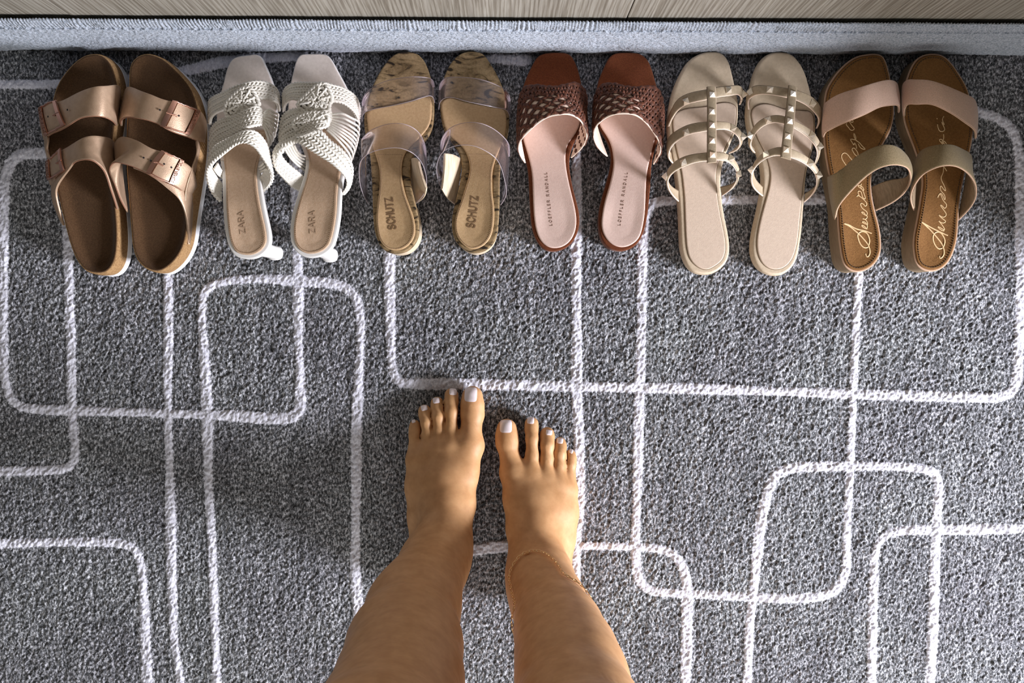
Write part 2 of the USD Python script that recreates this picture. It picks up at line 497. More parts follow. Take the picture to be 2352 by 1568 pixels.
M["cord"] = material("cotton_cord", (0.74, 0.68, 0.58), 0.85, (0.86, 0.82, 0.74), scale=700, contrast=(0.3, 0.7), bump=0.3, bump_scale=1500, sheen=0.1)
M["cork"] = usdkit.material(stage, "/World/Looks/cork", {
    "g": ("geometry", {}), "m": ("mapping", {"scale": (0.45, 1.3, 1.0)}), "n": ("noise_texture", {"scale": 75.0, "detail": 5.0, "distortion": 1.6}), "n2": ("noise_texture", {"scale": 420.0, "detail": 2.0}),
    "r": ("rgb_ramp", {"ramp": [(0.36, (0.030, 0.018, 0.009)), (0.41, (0.21, 0.135, 0.06)), (0.5, (0.32, 0.215, 0.105)), (0.75, (0.41, 0.285, 0.15))]}),
    "r2": ("rgb_ramp", {"ramp": [(0.3, (0.7, 0.7, 0.7)), (0.65, (1.0, 1.0, 1.0))]}), "x": ("mix_color", {"blend_type": "multiply", "fac": 1.0}),
    "b": ("bump", {"strength": 0.4, "distance": 0.0005}), "p": ("principled_bsdf", {"roughness": 0.75, "specular_ior_level": 0.3})},
    [("g.position", "m.vector"), ("m.vector", "n.vector"), ("g.position", "n2.vector"), ("n.fac", "r.fac"), ("n2.fac", "r2.fac"), ("r.color", "x.a"), ("r2.color", "x.b"),
     ("x.result", "p.base_color"), ("n.fac", "b.height"), ("b.normal", "p.normal")], surface="p.BSDF")
M["heel_wood"] = material("pale_heel", (0.62, 0.47, 0.31), 0.6, (0.75, 0.62, 0.46), scale=60, stretch=(1, 1, 6), bump=0.2, bump_scale=200)
M["vinyl"] = usdkit.material(stage, "/World/Looks/vinyl", {
    "t": ("transparent_bsdf", {"color": (0.975, 0.955, 0.965)}), "g": ("glossy_bsdf", {"color": (1, 0.97, 0.98), "roughness": 0.12}), "d": ("diffuse_bsdf", {"color": (0.75, 0.70, 0.72)}),
    "f": ("fresnel", {"IOR": 1.16}), "a": ("mix_closure", {"fac": 0.025}), "m": ("mix_closure", {})},
    [("t.BSDF", "a.closure1"), ("d.BSDF", "a.closure2"), ("f.fac", "m.fac"), ("a.closure", "m.closure1"), ("g.BSDF", "m.closure2")], surface="m.closure")
M["vinyl_edge"] = usdkit.material(stage, "/World/Looks/vinyl_edge", {
    "t": ("transparent_bsdf", {"color": (0.95, 0.92, 0.94)}), "g": ("principled_bsdf", {"base_color": (0.78, 0.70, 0.72), "roughness": 0.2}), "m": ("mix_closure", {"fac": 0.28})},
    [("t.BSDF", "m.closure1"), ("g.BSDF", "m.closure2")], surface="m.closure")
M["imprint"] = material("imprint", (0.21, 0.12, 0.055), 0.8)
M["rust_suede"] = material("rust_suede", (0.105, 0.027, 0.009), 0.95, (0.170, 0.048, 0.016), scale=650, contrast=(0.3, 0.7), bump=0.4, bump_scale=1200, sheen=0.15, spec=0.15)
M["rust_weave"] = material("rust_weave", (0.052, 0.014, 0.006), 0.65, (0.150, 0.042, 0.015), scale=260, contrast=(0.35, 0.65), bump=0.4, bump_scale=700)
M["pink_lining"] = material("pink_lining", (0.86, 0.66, 0.53), 0.7)
M["pink_insole"] = material("pink_insole", (0.66, 0.47, 0.395), 0.6, (0.71, 0.52, 0.44), scale=400, bump=0.15, bump_scale=900)
M["pink_print"] = material("pink_print", (0.40, 0.27, 0.22), 0.7)
M["beige_leather"] = material("beige_leather", (0.58, 0.455, 0.315), 0.6, (0.65, 0.515, 0.365), scale=300, bump=0.2, bump_scale=900)
M["beige_insole"] = material("beige_insole", (0.63, 0.485, 0.37), 0.62, (0.69, 0.535, 0.41), scale=300, bump=0.15, bump_scale=900)
M["beige_strap"] = material("beige_strap", (0.40, 0.31, 0.205), 0.5, (0.46, 0.36, 0.24), scale=300, bump=0.2, bump_scale=900)
M["seam"] = material("seam", (0.23, 0.165, 0.10), 0.8)
M["stud"] = material("stud_gold", (0.95, 0.84, 0.68), 0.32, metallic=0.75)
M["brown_insole"] = material("brown_insole", (0.185, 0.080, 0.020), 0.8, (0.265, 0.125, 0.036), scale=500, contrast=(0.3, 0.7), bump=0.3, bump_scale=900, spec=0.25)
M["brown_sole"] = material("brown_sole", (0.20, 0.135, 0.075), 0.8, (0.28, 0.195, 0.115), scale=120, stretch=(1, 1, 8), bump=0.3, bump_scale=300)
M["taupe_suede"] = material("taupe_suede", (0.58, 0.385, 0.285), 0.95, (0.70, 0.475, 0.36), scale=700, contrast=(0.3, 0.7), bump=0.3, bump_scale=1200, sheen=0.2, spec=0.1)
M["olive_suede"] = material("olive_suede", (0.225, 0.165, 0.085), 0.95, (0.31, 0.235, 0.13), scale=700, contrast=(0.3, 0.7), bump=0.3, bump_scale=1200, sheen=0.2, spec=0.1)
M["raw_edge"] = material("raw_edge", (0.56, 0.36, 0.24), 0.8)
M["dark_stitch"] = material("dark_stitch", (0.07, 0.04, 0.018), 0.9)
M["gold_script"] = material("gold_script", (0.80, 0.55, 0.29), 0.5)

# ------------------------------------------------------------------ setting: floor, carpeted skirting, wooden wall panels
WALL_Y = float(P(1176, 126, 0.0)[1])
b = trimesh.creation.box((4.4, 3.6, 0.05))
b.apply_translation((0, -1.25, -0.034))
obj("floor", b, M["floor"], kind="structure", smooth=False)

z_top = 0.099
wall = thing("wall_back", "greige wood-grain wall panels above the carpeted skirting", None, (0, WALL_Y + 0.024, z_top), kind="structure")
joints = [P(155, 43, z_top)[0], P(1442, 36, z_top)[0]]
step = joints[1] - joints[0]
edges = [joints[0] - step * k for k in (2, 1)] + joints + [joints[1] + step * k for k in (1, 2)]
for k, (a, c) in enumerate(zip(edges[:-1], edges[1:])):
    w = c - a - 0.0016
    p = trimesh.creation.box((w, 0.018, 2.2))
    p.apply_translation(((a + c) / 2, WALL_Y + 0.0205 + (0.0006 if k % 2 else 0.0), z_top - 0.02 + 1.1))
    obj("panel", p, M["wood"], wall, smooth=False)
bk = trimesh.creation.box((4.4, 0.02, 2.4))
bk.apply_translation((0, WALL_Y + 0.046, 1.2))
obj("backing", bk, M["floor"], wall, smooth=False)


side = thing("wall_right", "side of the fitted wood furniture, beyond the row of sandals", None, (0.80, 0.0, 0.0), kind="structure")
p = trimesh.creation.box((0.03, WALL_Y + 0.04, 2.3))
p.apply_translation((0.815, (WALL_Y - 0.04) / 2, 1.155))
obj("panel", p, M["wood"], side, smooth=False)


def carpet_base():
    xs = np.concatenate([np.linspace(-2.0, -0.72, 120)[:-1], np.arange(-0.72, 0.72, 0.0012), np.linspace(0.72, 2.0, 120)])
    prof = np.array([(0.0050, 0.0), (0.0015, 0.004), (0.0002, 0.012), (-0.0004, 0.03), (0.0, 0.055), (0.0006, 0.074), (0.0010, 0.0785), (0.0030, 0.0805), (0.0018, 0.0830), (0.0022, 0.0870),
                     (0.0030, 0.0930), (0.0042, 0.0966), (0.0056, 0.0976), (0.0068, 0.0970)])
    s = np.concatenate([[0], np.cumsum(np.linalg.norm(np.diff(prof, axis=0), axis=1))])
    q = np.linspace(0, s[-1], 84)
    q = np.unique(np.concatenate([q, s[5:9]]))
    py, pz = np.interp(q, s, prof[:, 0]), np.interp(q, s, prof[:, 1])
    n = np.stack([-np.gradient(pz, q), np.gradient(py, q)], 1)
    X, Z = np.meshgrid(xs, pz, indexing="ij")
    pts = np.stack([X, np.zeros_like(X), Z], -1)
    rough = (meshkit.fbm(pts * 350, 2, 3) - 0.5) * 0.0022 + (meshkit.noise(pts * 30, 5) - 0.5) * 0.0016
    serge = (pz > 0.082)[None] * (0.0009 * np.sin(X * 2 * math.pi / 0.0036 + 14 * meshkit.noise(pts * np.array([55, 1, 14]), 9)) * (0.5 + meshkit.noise(pts * 60, 4)))
    seam = np.exp(-((Z - 0.0805) / 0.0013) ** 2) * (np.sin(X * 2 * math.pi / 0.011) > -0.5) * -0.0020
    d = rough * np.where(pz > 0.082, 0.5, 1.0)[None] + serge + seam
    v = np.stack([X, WALL_Y + py[None] + n[None, :, 0] * d, Z + n[None, :, 1] * d], -1)
    v[..., 2] = np.maximum(v[..., 2], -0.002)
    m = trimesh.Trimesh(v.reshape(-1, 3), grid_faces(len(xs), len(pz)), process=False)
    if m.face_normals[:, 1].mean() > 0:
        m.invert()
    return m


obj("baseboard_back", carpet_base(), M["carpet_base"], smooth=True, kind="structure", label="pale blue-grey carpet skirting with stitched serged top edge below the wood panels")

# ------------------------------------------------------------------ patterned carpet
LINES = [
    [(-300, 193), (0, 193), (130, 192), (300, 180), (430, 160), (520, 140), (700, 128)],
    [(1100, 133), (1210, 137)],
    [(260, 352), (130, 351), (60, 352), (28, 366), (12, 400), (5, 500), (4, 700), (7, 850), (20, 912), (60, 938), (160, 943), (380, 950), (560, 957), (640, 962), (676, 955), (689, 930), (688, 860), (684, 760), (683, 640), (680, 560), (678, 300)],
    [(152, 380), (154, 580), (157, 700), (161, 800), (163, 940), (170, 1040), (160, 1070), (130, 1079), (60, 1082), (-300, 1084)],
    [(388, 400), (384, 640), (385, 760), (383, 900), (388, 1100), (392, 1300), (397, 1450), (412, 1568), (430, 1750)],
    [(497, 1750), (496, 1568), (490, 1400), (485, 1250), (477, 1100), (474, 950), (470, 850), (463, 740), (463, 690), (477, 662), (515, 646), (600, 640), (680, 645), (755, 650), (800, 666), (822, 700), (828, 750), (824, 850), (818, 1000), (817, 1150), (815, 1300), (822, 1400), (832, 1500), (835, 1750)],
    [(893, 300), (894, 590), (895, 700), (898, 800), (902, 850), (915, 876), (945, 882), (1050, 882), (1200, 885), (1330, 888), (1500, 891), (1700, 896), (1960, 905), (2200, 912), (2285, 914), (2325, 900), (2341, 850), (2346, 700), (2347, 550), (2346, 400), (2338, 320), (2310, 280), (2255, 258), (2180, 250), (1900, 250)],
    [(1325, 200), (1325, 400), (1324, 600), (1325, 800), (1325, 890), (1330, 1000), (1331, 1150), (1325, 1260), (1322, 1340), (1316, 1450), (1310, 1750)],
    [(1980, 458), (1880, 457), (1700, 459), (1530, 461), (1496, 470), (1480, 500), (1476, 560), (1475, 700), (1470, 890), (1465, 1100), (1461, 1240), (1463, 1310), (1477, 1345), (1510, 1361), (1580, 1365), (1700, 1371), (1820, 1376), (1890, 1370), (1930, 1345), (1946, 1300), (1948, 1200), (1955, 1070), (1962, 900), (1968, 750), (1974, 630), (1978, 300)],
    [(1005, 1272), (1040, 1269), (1075, 1266), (1170, 1256), (1340, 1255), (1480, 1258), (1535, 1268), (1566, 1298), (1579, 1350), (1579, 1450), (1576, 1568), (1572, 1750)],
    [(1712, 1750), (1718, 1568), (1722, 1450), (1731, 1370), (1743, 1250), (1755, 1170), (1770, 1118), (1792, 1086), (1835, 1074), (1960, 1071), (2095, 1074), (2142, 1084), (2158, 1112), (2155, 1180), (2150, 1300), (2145, 1450), (2139, 1568), (2135, 1750)],
    [(2000, 1750), (2004, 1568), (2007, 1400), (2010, 1290), (2020, 1248), (2046, 1226), (2100, 1218), (2200, 1217), (2352, 1215), (2700, 1212)],
    [(-300, 1250), (0, 1249), (150, 1246), (255, 1247), (300, 1258), (320, 1290), (327, 1350), (331, 1450), (336, 1568), (340, 1750)],
]


def carpet():
    f = 0.00145
    xs = np.concatenate([np.linspace(-1.9, -0.68, 90)[:-1], np.arange(-0.68, 0.68, f), np.linspace(0.68, 1.9, 90)])
    ys = np.concatenate([np.linspace(-2.2, -0.50, 110)[:-1], np.arange(-0.50, WALL_Y + 0.004, f)])
    X, Y = np.meshgrid(xs, ys, indexing="ij")
    pts, half = [], []
    for k, l in enumerate(LINES):
        a = np.array(l, float)
        w = P(a[:, 0], a[:, 1], 0.0)[:, :2]
        s = np.concatenate([[0], np.cumsum(np.linalg.norm(np.diff(w, axis=0), axis=1))])
        # pchip in arc length keeps the straights straight and rounds the corners
        from scipy.interpolate import PchipInterpolator
        q = np.arange(0, s[-1], 0.0007)
        c = PchipInterpolator(s, w)(q)
        pts.append(c)
        t = np.column_stack([q * 14 + 31 * k, np.zeros_like(q), np.zeros_like(q)])
        half.append(0.0059 + 0.0026 * (meshkit.noise(t, 2) - 0.5))
    pts, half = np.vstack(pts), np.concatenate(half)
    d, i = cKDTree(pts).query(np.stack([X, Y], -1).reshape(-1, 2), distance_upper_bound=0.05)
    d = np.where(np.isfinite(d), d, 0.05) - half[np.minimum(i, len(half) - 1)]
    d = d.reshape(X.shape)
    r = np.random.default_rng(11)
    p3 = np.stack([X, Y, np.zeros_like(X)], -1)
    fine = gaussian_filter(r.standard_normal(X.shape), 0.6)
    fine /= fine.std()
    loops = meshkit.noise(p3 * np.array([430, 190, 1]), 1) - 0.5
    streak = meshkit.noise(p3 * np.array([170, 14, 1]), 6) - 0.5
    z = -0.0022 + 0.00055 * fine + 0.0012 * loops + 0.0007 * streak + 0.0010 * np.clip(-d / 0.003, -0.5, 1)
    v = np.stack([X, Y, np.minimum(z, 0.0008)], -1).reshape(-1, 3)
    return (v, grid_faces(len(xs), len(ys))), d.ravel()


(cv, cf), dist = carpet()
tm = trimesh.Trimesh(cv, cf, process=False)
if tm.face_normals[:, 2].mean() < 0:
    tm.invert()
cp = obj("carpet", tm, M["carpet"], smooth=True, cat="carpet", label="heathered grey carpet with winding white rounded-corner lines under everything")
UsdGeom.PrimvarsAPI(stage.GetPrimAtPath(cp)).CreatePrimvar("line_distance", Sdf.ValueTypeNames.FloatArray, "vertex").Set(Vt.FloatArray.FromNumpy(dist.astype(np.float32)))

# ------------------------------------------------------------------ shoes
def offset_z(sole, k):
    return lambda x, y, d: sole.z(y) + k


# --- two-buckle footbed sandals -------------------------------------------------
def buckle_sandal(side, label, outline, fr_front, fr_back, re_front, re_back, q_front, q_back, p_front, p_back, buckles, holes):
    s = Sole("b", outline, [(0, 0.033), (0.3, 0.031), (0.65, 0.033), (1, 0.036)])
    t = thing("buckle_sandal", label, "sandal", s.base, "pair of two-buckle sandals")

    def bed(x, y, d):
        rim = np.exp(-(d / 0.006) ** 2)
        heel = np.exp(-((s.frac(y) - 0.8) / 0.2) ** 2)
        toes = np.exp(-((s.frac(y) - 0.14) / 0.1) ** 2)
        return s.z(y) - 0.0045 + 0.0045 * rim - 0.004 * heel * (1 - rim) - 0.0015 * toes * (1 - rim) + 0.0025 * np.exp(-((s.frac(y) - 0.27) / 0.04) ** 2) * (1 - rim)

    obj("outsole", slab(s.poly.buffer(0.0014), lambda x, y, d: 0 * x + 0.0095, lambda x, y, d: 0 * x + 0.0006, 0.0008, grow_bottom=0.0006, wob=0.0006), M["white_rubber"], t, label="white ridged rubber outsole")
    obj("midsole", slab(s.poly.buffer(0.0006), s.under(-0.001, 0.004, 0.016), lambda x, y, d: 0 * x + 0.0085, 0.002, bulge=0.001), M["cork_mid"], t, label="brown cork midsole")
    obj("footbed", slab(s.poly.buffer(-0.0012), bed, lambda x, y, d: s.z(y) - 0.014, 0.0012), M["footbed"], t, label="dark brown suede footbed")
    sp = Band("b", p_front, p_back, bulge=0.001)
    obj("side_panel", sp.mesh(0.0026), M["rose_leather"], t)
    fb = Band("b", fr_front, fr_back, bulge=0.0012)
    obj("front_strap", fb.mesh(0.003), M["rose_leather"], t)
    qb = Band("b", q_front, q_back, bulge=0.0008)
    obj("quarter", qb.mesh(0.0028, off=-0.0006), M["rose_leather"], t)
    rb = Band("b", re_front, re_back, bulge=0.0012)
    obj("rear_strap", rb.mesh(0.003), M["rose_leather"], t)
    for band, name in ((fb, fr_back), (rb, re_back)):
        u = np.linspace(0.02, 0.98, 60)
        obj("strap_edge", tube(band.S(u, np.full(60, 0.995), 0.0), 0.0009, sides=6), M["leather_edge"], t)
    for band, crop, c, hole_px in zip((fb, rb), ("b", "b"), buckles, holes):
        q = T("b", c)                     # inner top, outer top, outer bottom, inner bottom
        outer_bar = [q[1] * 0.84 + q[0] * 0.16, q[1], q[2], q[2] * 0.84 + q[3] * 0.16]
        inner_bar = [q[0], q[0] * 0.84 + q[1] * 0.16, q[3] * 0.84 + q[2] * 0.16, q[3]]
        fr = thing_part("buckle", t)
        obj("frame_bar", band.patch(outer_bar, 0.0030, 0.0020), M["copper"], fr, label="embossed outer bar")
        obj("frame_bar", band.patch(inner_bar, 0.0030, 0.0018), M["copper"], fr)
        for a, bq in ((q[0], q[1]), (q[3], q[2])):
            l = a[None] * (1 - np.linspace(0, 1, 14))[:, None] + bq[None] * np.linspace(0, 1, 14)[:, None]
            obj("frame_rail", tube(band.on(l[:, 0], l[:, 1], 0.0036), 0.0011, sides=8), M["copper"], fr)
        mid = (q[0] + q[3]) / 2
        tip = mid * 0.62 + (q[1] + q[2]) / 2 * 0.38
        l = mid[None] * (1 - np.linspace(0, 1, 8))[:, None] + tip[None] * np.linspace(0, 1, 8)[:, None]
        obj("prong", tube(band.on(l[:, 0], l[:, 1], 0.0044), 0.0009, sides=8), M["copper"], fr)
        inside = [q[0] * 0.8 + q[1] * 0.2, q[1] * 0.82 + q[0] * 0.18, q[2] * 0.82 + q[3] * 0.18, q[3] * 0.8 + q[2] * 0.2]
        obj("strap_tongue", band.patch(inside, 0.0014, 0.0018), M["rose_leather"], t)
        for h in T("b", hole_px):
            p = band.on(np.array([h[0]]), np.array([h[1]]), 0.0031)[0]
            d = trimesh.creation.cylinder(0.0011, 0.0006, sections=14)
            d.apply_transform(trimesh.geometry.align_vectors([0, 0, 1], band.S(*band.uv(h[0:1], h[1:2]), 1.0)[0] - band.S(*band.uv(h[0:1], h[1:2]), 0.0)[0]))
            d.apply_translation(p)
            obj("punch_hole", d, M["dark_hole"], t)
        # embossed lettering along the outer bar
        e = (q[2] * 0.92 + q[3] * 0.08)
        g = (q[1] * 0.92 + q[0] * 0.08)
        if side == "r":
            e, g = e, g
        dd = g - e
        L = np.linalg.norm(dd)
        perp = np.array([dd[1], -dd[0]]) / L
        obj("embossing", lettering("BIRKENSTOCK", e + dd * 0.06 - perp * 3.2, dd, 6.4, lambda px, py: band.on(px, py, 0.0051), depth=0.0004, squeeze=L * 0.88 / (6.4 * 8.6)), M["leather_edge"], fr, smooth=False)
    return t


def thing_part(name, parent):
    path = numbered(parent + "/" + name)
    UsdGeom.Xform.Define(stage, path)
    origin[path] = origin[parent]
    return path


SIDES[:] = [0.985, 0.88]
buckle_sandal("l", "left-foot rose-bronze leather sandal with two copper buckles, at the outer end of the row", 
    [(440, 66), (500, 75), (548, 110), (583, 165), (605, 235), (618, 310), (612, 400), (596, 500), (580, 600), (572, 700), (575, 820), (588, 950), (603, 1080), (612, 1200), (608, 1320), (585, 1410), (530, 1468), (450, 1478), (390, 1462), (345, 1420), (305, 1350), (270, 1250), (243, 1150), (215, 1030), (192, 920), (165, 810), (138, 700), (130, 600), (142, 480), (165, 370), (195, 270), (245, 190), (310, 120), (370, 80)],
    [(628, 300, .028), (622, 276, .045), (540, 270, .07), (470, 275, .078), (390, 295, .075), (310, 330, .066), (240, 365, .055), (170, 385, .045), (110, 410, .033), (88, 450, .018)],
    [(600, 530, .028), (592, 515, .045), (560, 490, .062), (500, 470, .074), (420, 467, .078), (350, 480, .073), (290, 515, .064), (210, 560, .05), (140, 595, .035), (118, 622, .02)],
    [(590, 640, .03), (572, 620, .045), (500, 597, .066), (430, 592, .074), (370, 605, .074), (310, 640, .066), (255, 675, .056), (200, 705, .046), (165, 740, .034), (148, 785, .02)],
    [(612, 1080, .028), (590, 1010, .042), (560, 930, .055), (515, 820, .068), (470, 775, .076), (420, 750, .08), (360, 747, .078), (310, 765, .07), (275, 800, .06), (230, 830, .05), (185, 870, .036), (158, 910, .02)],
    [(300, 720, .066), (255, 790, .055), (200, 850, .04), (165, 920, .03), (165, 1000, .022), (205, 1100, .022)],
    [(300, 770, .069), (270, 815, .06), (215, 885, .05), (190, 940, .044), (197, 1020, .037), (238, 1170, .029)],
    [(95, 470, .014), (118, 600, .014), (130, 700, .016), (150, 800, .016), (165, 950, .018)],
    [(115, 560, .033), (140, 606, .036), (132, 690, .038), (160, 750, .042), (190, 880, .04)],
    [[(205, 366), (103, 418), (138, 590), (266, 522)], [(240, 682), (152, 762), (158, 872), (262, 812)]],
    [[(280, 430), (155, 475), (203, 462)], [(225, 745)]])
SIDES[:] = [0.945, 0.955]
buckle_sandal("r", "right-foot rose-bronze leather sandal with two copper buckles, beside the macrame mules",
    [(760, 66), (830, 76), (885, 100), (950, 152), (1020, 222), (1072, 292), (1105, 370), (1125, 460), (1130, 560), (1128, 660), (1118, 760), (1100, 870), (1080, 980), (1062, 1080), (1046, 1180), (1030, 1270), (995, 1350), (930, 1425), (850, 1465), (780, 1452), (715, 1400), (680, 1320), (664, 1200), (654, 1080), (645, 960), (635, 850), (630, 700), (632, 560), (640, 420), (648, 300), (650, 200), (668, 120), (710, 82)],
    [(628, 320, .028), (640, 284, .045), (720, 300, .068), (800, 328, .075), (880, 358, .074), (930, 370, .072), (1000, 385, .064), (1080, 410, .05), (1135, 440, .036), (1166, 490, .018)],
    [(598, 530, .028), (594, 500, .045), (620, 478, .058), (680, 475, .07), (760, 488, .075), (860, 522, .073), (905, 548, .07), (1000, 585, .06), (1080, 612, .046), (1152, 645, .02)],
    [(590, 700, .03), (556, 650, .05), (590, 603, .062), (640, 603, .07), (720, 630, .077), (800, 672, .078), (860, 690, .075), (925, 706, .07), (1000, 750, .06), (1060, 788, .05), (1095, 850, .038), (1104, 930, .022)],
    [(640, 1085, .03), (592, 1000, .045), (542, 880, .06), (520, 800, .068), (545, 766, .075), (600, 768, .079), (680, 790, .08), (770, 832, .078), (860, 880, .072), (940, 906, .062), (1010, 948, .048), (1080, 994, .026)],
    [(640, 720, .062), (760, 770, .068), (880, 830, .064), (1000, 880, .05), (1075, 960, .033), (1085, 1060, .024), (1068, 1200, .022)],
    [(680, 800, .07), (770, 838, .069), (860, 893, .064), (920, 940, .058), (990, 1005, .05), (1022, 1065, .044), (1045, 1160, .037), (1058, 1285, .029)],
    [(1160, 500, .016), (1152, 640, .016), (1137, 760, .016), (1117, 900, .016), (1092, 1050, .018), (1062, 1290, .02)],
    [(1130, 560, .033), (1106, 640, .04), (1112, 690, .042), (1090, 768, .046), (1060, 850, .05), (1030, 960, .047), (1035, 1080, .04), (1055, 1290, .029)],
    [[(940, 366), (1112, 440), (1046, 582), (868, 524)], [(868, 690), (1010, 752), (940, 902), (772, 830)]],
    [[(862, 430), (980, 463), (938, 450)], [(755, 735), (886, 773), (931, 797), (800, 752)]])


# --- macrame mules ---------------------------------------------------------------
def rope(band, u, v, off, r, turns=1600.0):
    return tube(band.S(u, v, off), r, sides=9, twist=turns, lobes=2, depth=0.38)


def macrame_mule(label, outline, ff, fbk, rf, rbk, cf_, cb_, knots, strands, side_r, mark, skew):
    s = Sole("z", outline, [(0, .019), (.12, .015), (.3, .013), (.45, .020), (.6, .037), (.75, .051), (.9, .056), (1, .056)])
    t = thing("macrame_mule", label, "sandal", s.base, "pair of white macrame mules")
    th = 0.0075
    obj("sole", slab(s.poly, s.under(-0.0006, 0.0055, 0.004), lambda x, y, d: np.maximum(s.z(y) - th - 0.002 * (s.frac(y) > 0.5), 0.0006), 0.0015, bulge=0.0004), M["white_leather"], t, label="white leather wrapped sole")
    front = largest(s.poly.buffer(-0.0008).intersection(shapely.geometry.box(-5, s.y_toe - 0.52 * (s.y_toe - s.y_heel), 5, 5)))
    obj("toe_insole", slab(front, lambda x, y, d: s.z(y) + 0.0003, lambda x, y, d: s.z(y) - 0.0052, 0.0008, rows=50), M["ecru_leather"], t)
    pad = largest(s.poly.buffer(-0.0045).intersection(shapely.geometry.box(-5, -5, 5, s.y_toe - 0.13 * (s.y_toe - s.y_heel))))
    pz = lambda x, y, d: s.z(y) + 0.0012 - 0.0022 * np.exp(-((s.frac(y) - 0.86) / 0.13) ** 2) * np.clip(d / 0.012, 0, 1)
    pad = largest(pad.intersection(shapely.geometry.box(-5, -5, 5, s.y_toe - 0.36 * (s.y_toe - s.y_heel))))
    obj("heel_pad", slab(pad, pz, lambda x, y, d: s.z(y) - 0.0052, 0.0012), M["tan_leather"], t, label="tan leather insole pad")
    obj("stitching", stitches(pad.buffer(-0.0024), lambda y: s.z(y) + 0.0012), M["tan_dark"], t, kind="stuff", smooth=False)
    obj("imprint", lettering("ZARA", mark[0], mark[1], 15, lambda px, py: s.at(px, py, lambda y: 0.0011 - s.hollow(y, 0.0022)), depth=0.0003), M["faint_imprint"], t, smooth=False, label="small lettering pressed into the insole")
    # flared kitten heel
    hy = s.y_heel
    cx = s.poly.intersection(LineString([(-5, hy + 0.018), (5, hy + 0.018)])).centroid.x
    rings = []
    for f, rx, ry, dx, dy in ((0, .020, .017, 0, 0.0185), (.12, .0185, .0155, 0, .0180), (.3, .0125, .0125, 0.0, .0155), (.6, .0085, .009, 0.0, .0105), (.85, .0085, .0080, .001, .0075), (1, .0098, .0088, .0012, .0055)):
        a = np.linspace(0, 2 * math.pi, 28, endpoint=False)
        rings.append(np.stack([cx + dx + skew[0] * f + rx * np.sign(np.cos(a)) * np.abs(np.cos(a)) ** 0.8, hy + dy + skew[1] * f + ry * np.sign(np.sin(a)) * np.abs(np.sin(a)) ** 0.8, np.full(28, (s.z(hy) - th - 0.001) * (1 - f) + 0.0006)], 1))
    rings = np.array(rings)
    fine = CubicSpline(np.linspace(0, 1, len(rings)), rings)(np.linspace(0, 1, 24))
    v = np.vstack([fine.reshape(-1, 3), fine[0].mean(0), fine[-1].mean(0)])
    n, k = 24, 28
    i, j = np.meshgrid(np.arange(n - 1), np.arange(k), indexing="ij")
    q = np.stack([i * k + j, i * k + (j + 1) % k, (i + 1) * k + (j + 1) % k, (i + 1) * k + j], -1).reshape(-1, 4)
    kk = np.arange(k)
    f = np.vstack([q[:, [0, 1, 2]], q[:, [0, 2, 3]], np.stack([np.full(k, n * k), (kk + 1) % k, kk], 1), np.stack([np.full(k, n * k + 1), (n - 1) * k + kk, (n - 1) * k + (kk + 1) % k], 1)])
    h = trimesh.Trimesh(v, f, process=False)
    if h.volume < 0:
        h.invert()
    obj("heel", h, M["white_leather"], t, label="white flared kitten heel")
    # woven bands: a backing and laid cords lying side by side
    for name, cr, a, c, rows, nn in (("front_band", side_r, ff, fbk, 7, 150), ("rear_band", *rf[:1], rf[1], rbk, 6, 190), ("cross_band", side_r, cf_, cb_, 9, 120)):
        band = Band(cr, a, c, bulge=0.001)
        g = thing_part(name, t)
        obj("backing", band.mesh(0.0012, off=-0.0008), M["cord"], g)
        u = np.linspace(0, 1, nn)
        wd = np.linalg.norm(band.S(np.linspace(0, 1, 30), np.zeros(30)) - band.S(np.linspace(0, 1, 30), np.ones(30)), axis=1)
        wl = np.interp(u, np.linspace(0, 1, 30), wd)
        for k in range(rows):
            v = (k + 0.5) / rows
            edge = k in (0, rows - 1)
            obj("cord", rope(band, u, np.full(nn, v), 0.0006 + (0.0006 if edge else 0.0), np.clip(wl / rows * 0.60, 0.0007, 0.0026 if edge else 0.0022), turns=1500 * (1 if k % 2 else -1)), M["cord"], g, smooth=True)
        if name == "cross_band":
            cross = band
    front_b = Band(side_r, ff, fbk, bulge=0.001)
    # leaf-shaped macrame knots: rings of cord inside one another with ribs across
    for peri, zc in knots:
        p = spline(T(side_r, [(x, y, 0) for x, y in peri]), 70, closed=True)[:, :2]
        c = p.mean(0)
        g = thing_part("macrame_knot", t)
        for k, sc in enumerate((1.0, 0.74, 0.48, 0.22)):
            q = c + (p - c) * sc
            z = zc + 0.003 + 0.0028 * (1 - sc) + 0.0 * q[:, 0]
            obj("cord", tube(P(q[:, 0], q[:, 1], z), 0.0024 if k == 0 else 0.0021, sides=9, closed=True, twist=1500 * (-1) ** k, lobes=2, depth=0.30), M["cord"], g, smooth=True)
        w = [c + (p - c) * 0.95]
        a0 = P(w[0][:, 0], w[0][:, 1], zc + 0.0005 + 0 * w[0][:, 0])
        top = P(c[0], c[1], zc + 0.004)
        n = len(a0)
        kk = np.arange(n)
        plate = trimesh.Trimesh(np.vstack([a0, top, top - [0, 0, 0.006]]), np.vstack([np.stack([kk, (kk + 1) % n, np.full(n, n)], 1), np.stack([(kk + 1) % n, kk, np.full(n, n + 1)], 1)]), process=False)
        if plate.volume < 0:
            plate.invert()
        obj("backing", plate, M["cord"], g)
        for k in range(0, n, 7):
            l = np.linspace(0.92, 0.30, 8)[:, None]
            q = c + (p[k] - c) * l
            obj("rib", tube(P(q[:, 0], q[:, 1], zc + 0.0048 + 0.0022 * (1 - l[:, 0])), 0.0014, sides=7, twist=1500, lobes=2, depth=0.25), M["cord"], g, smooth=True)
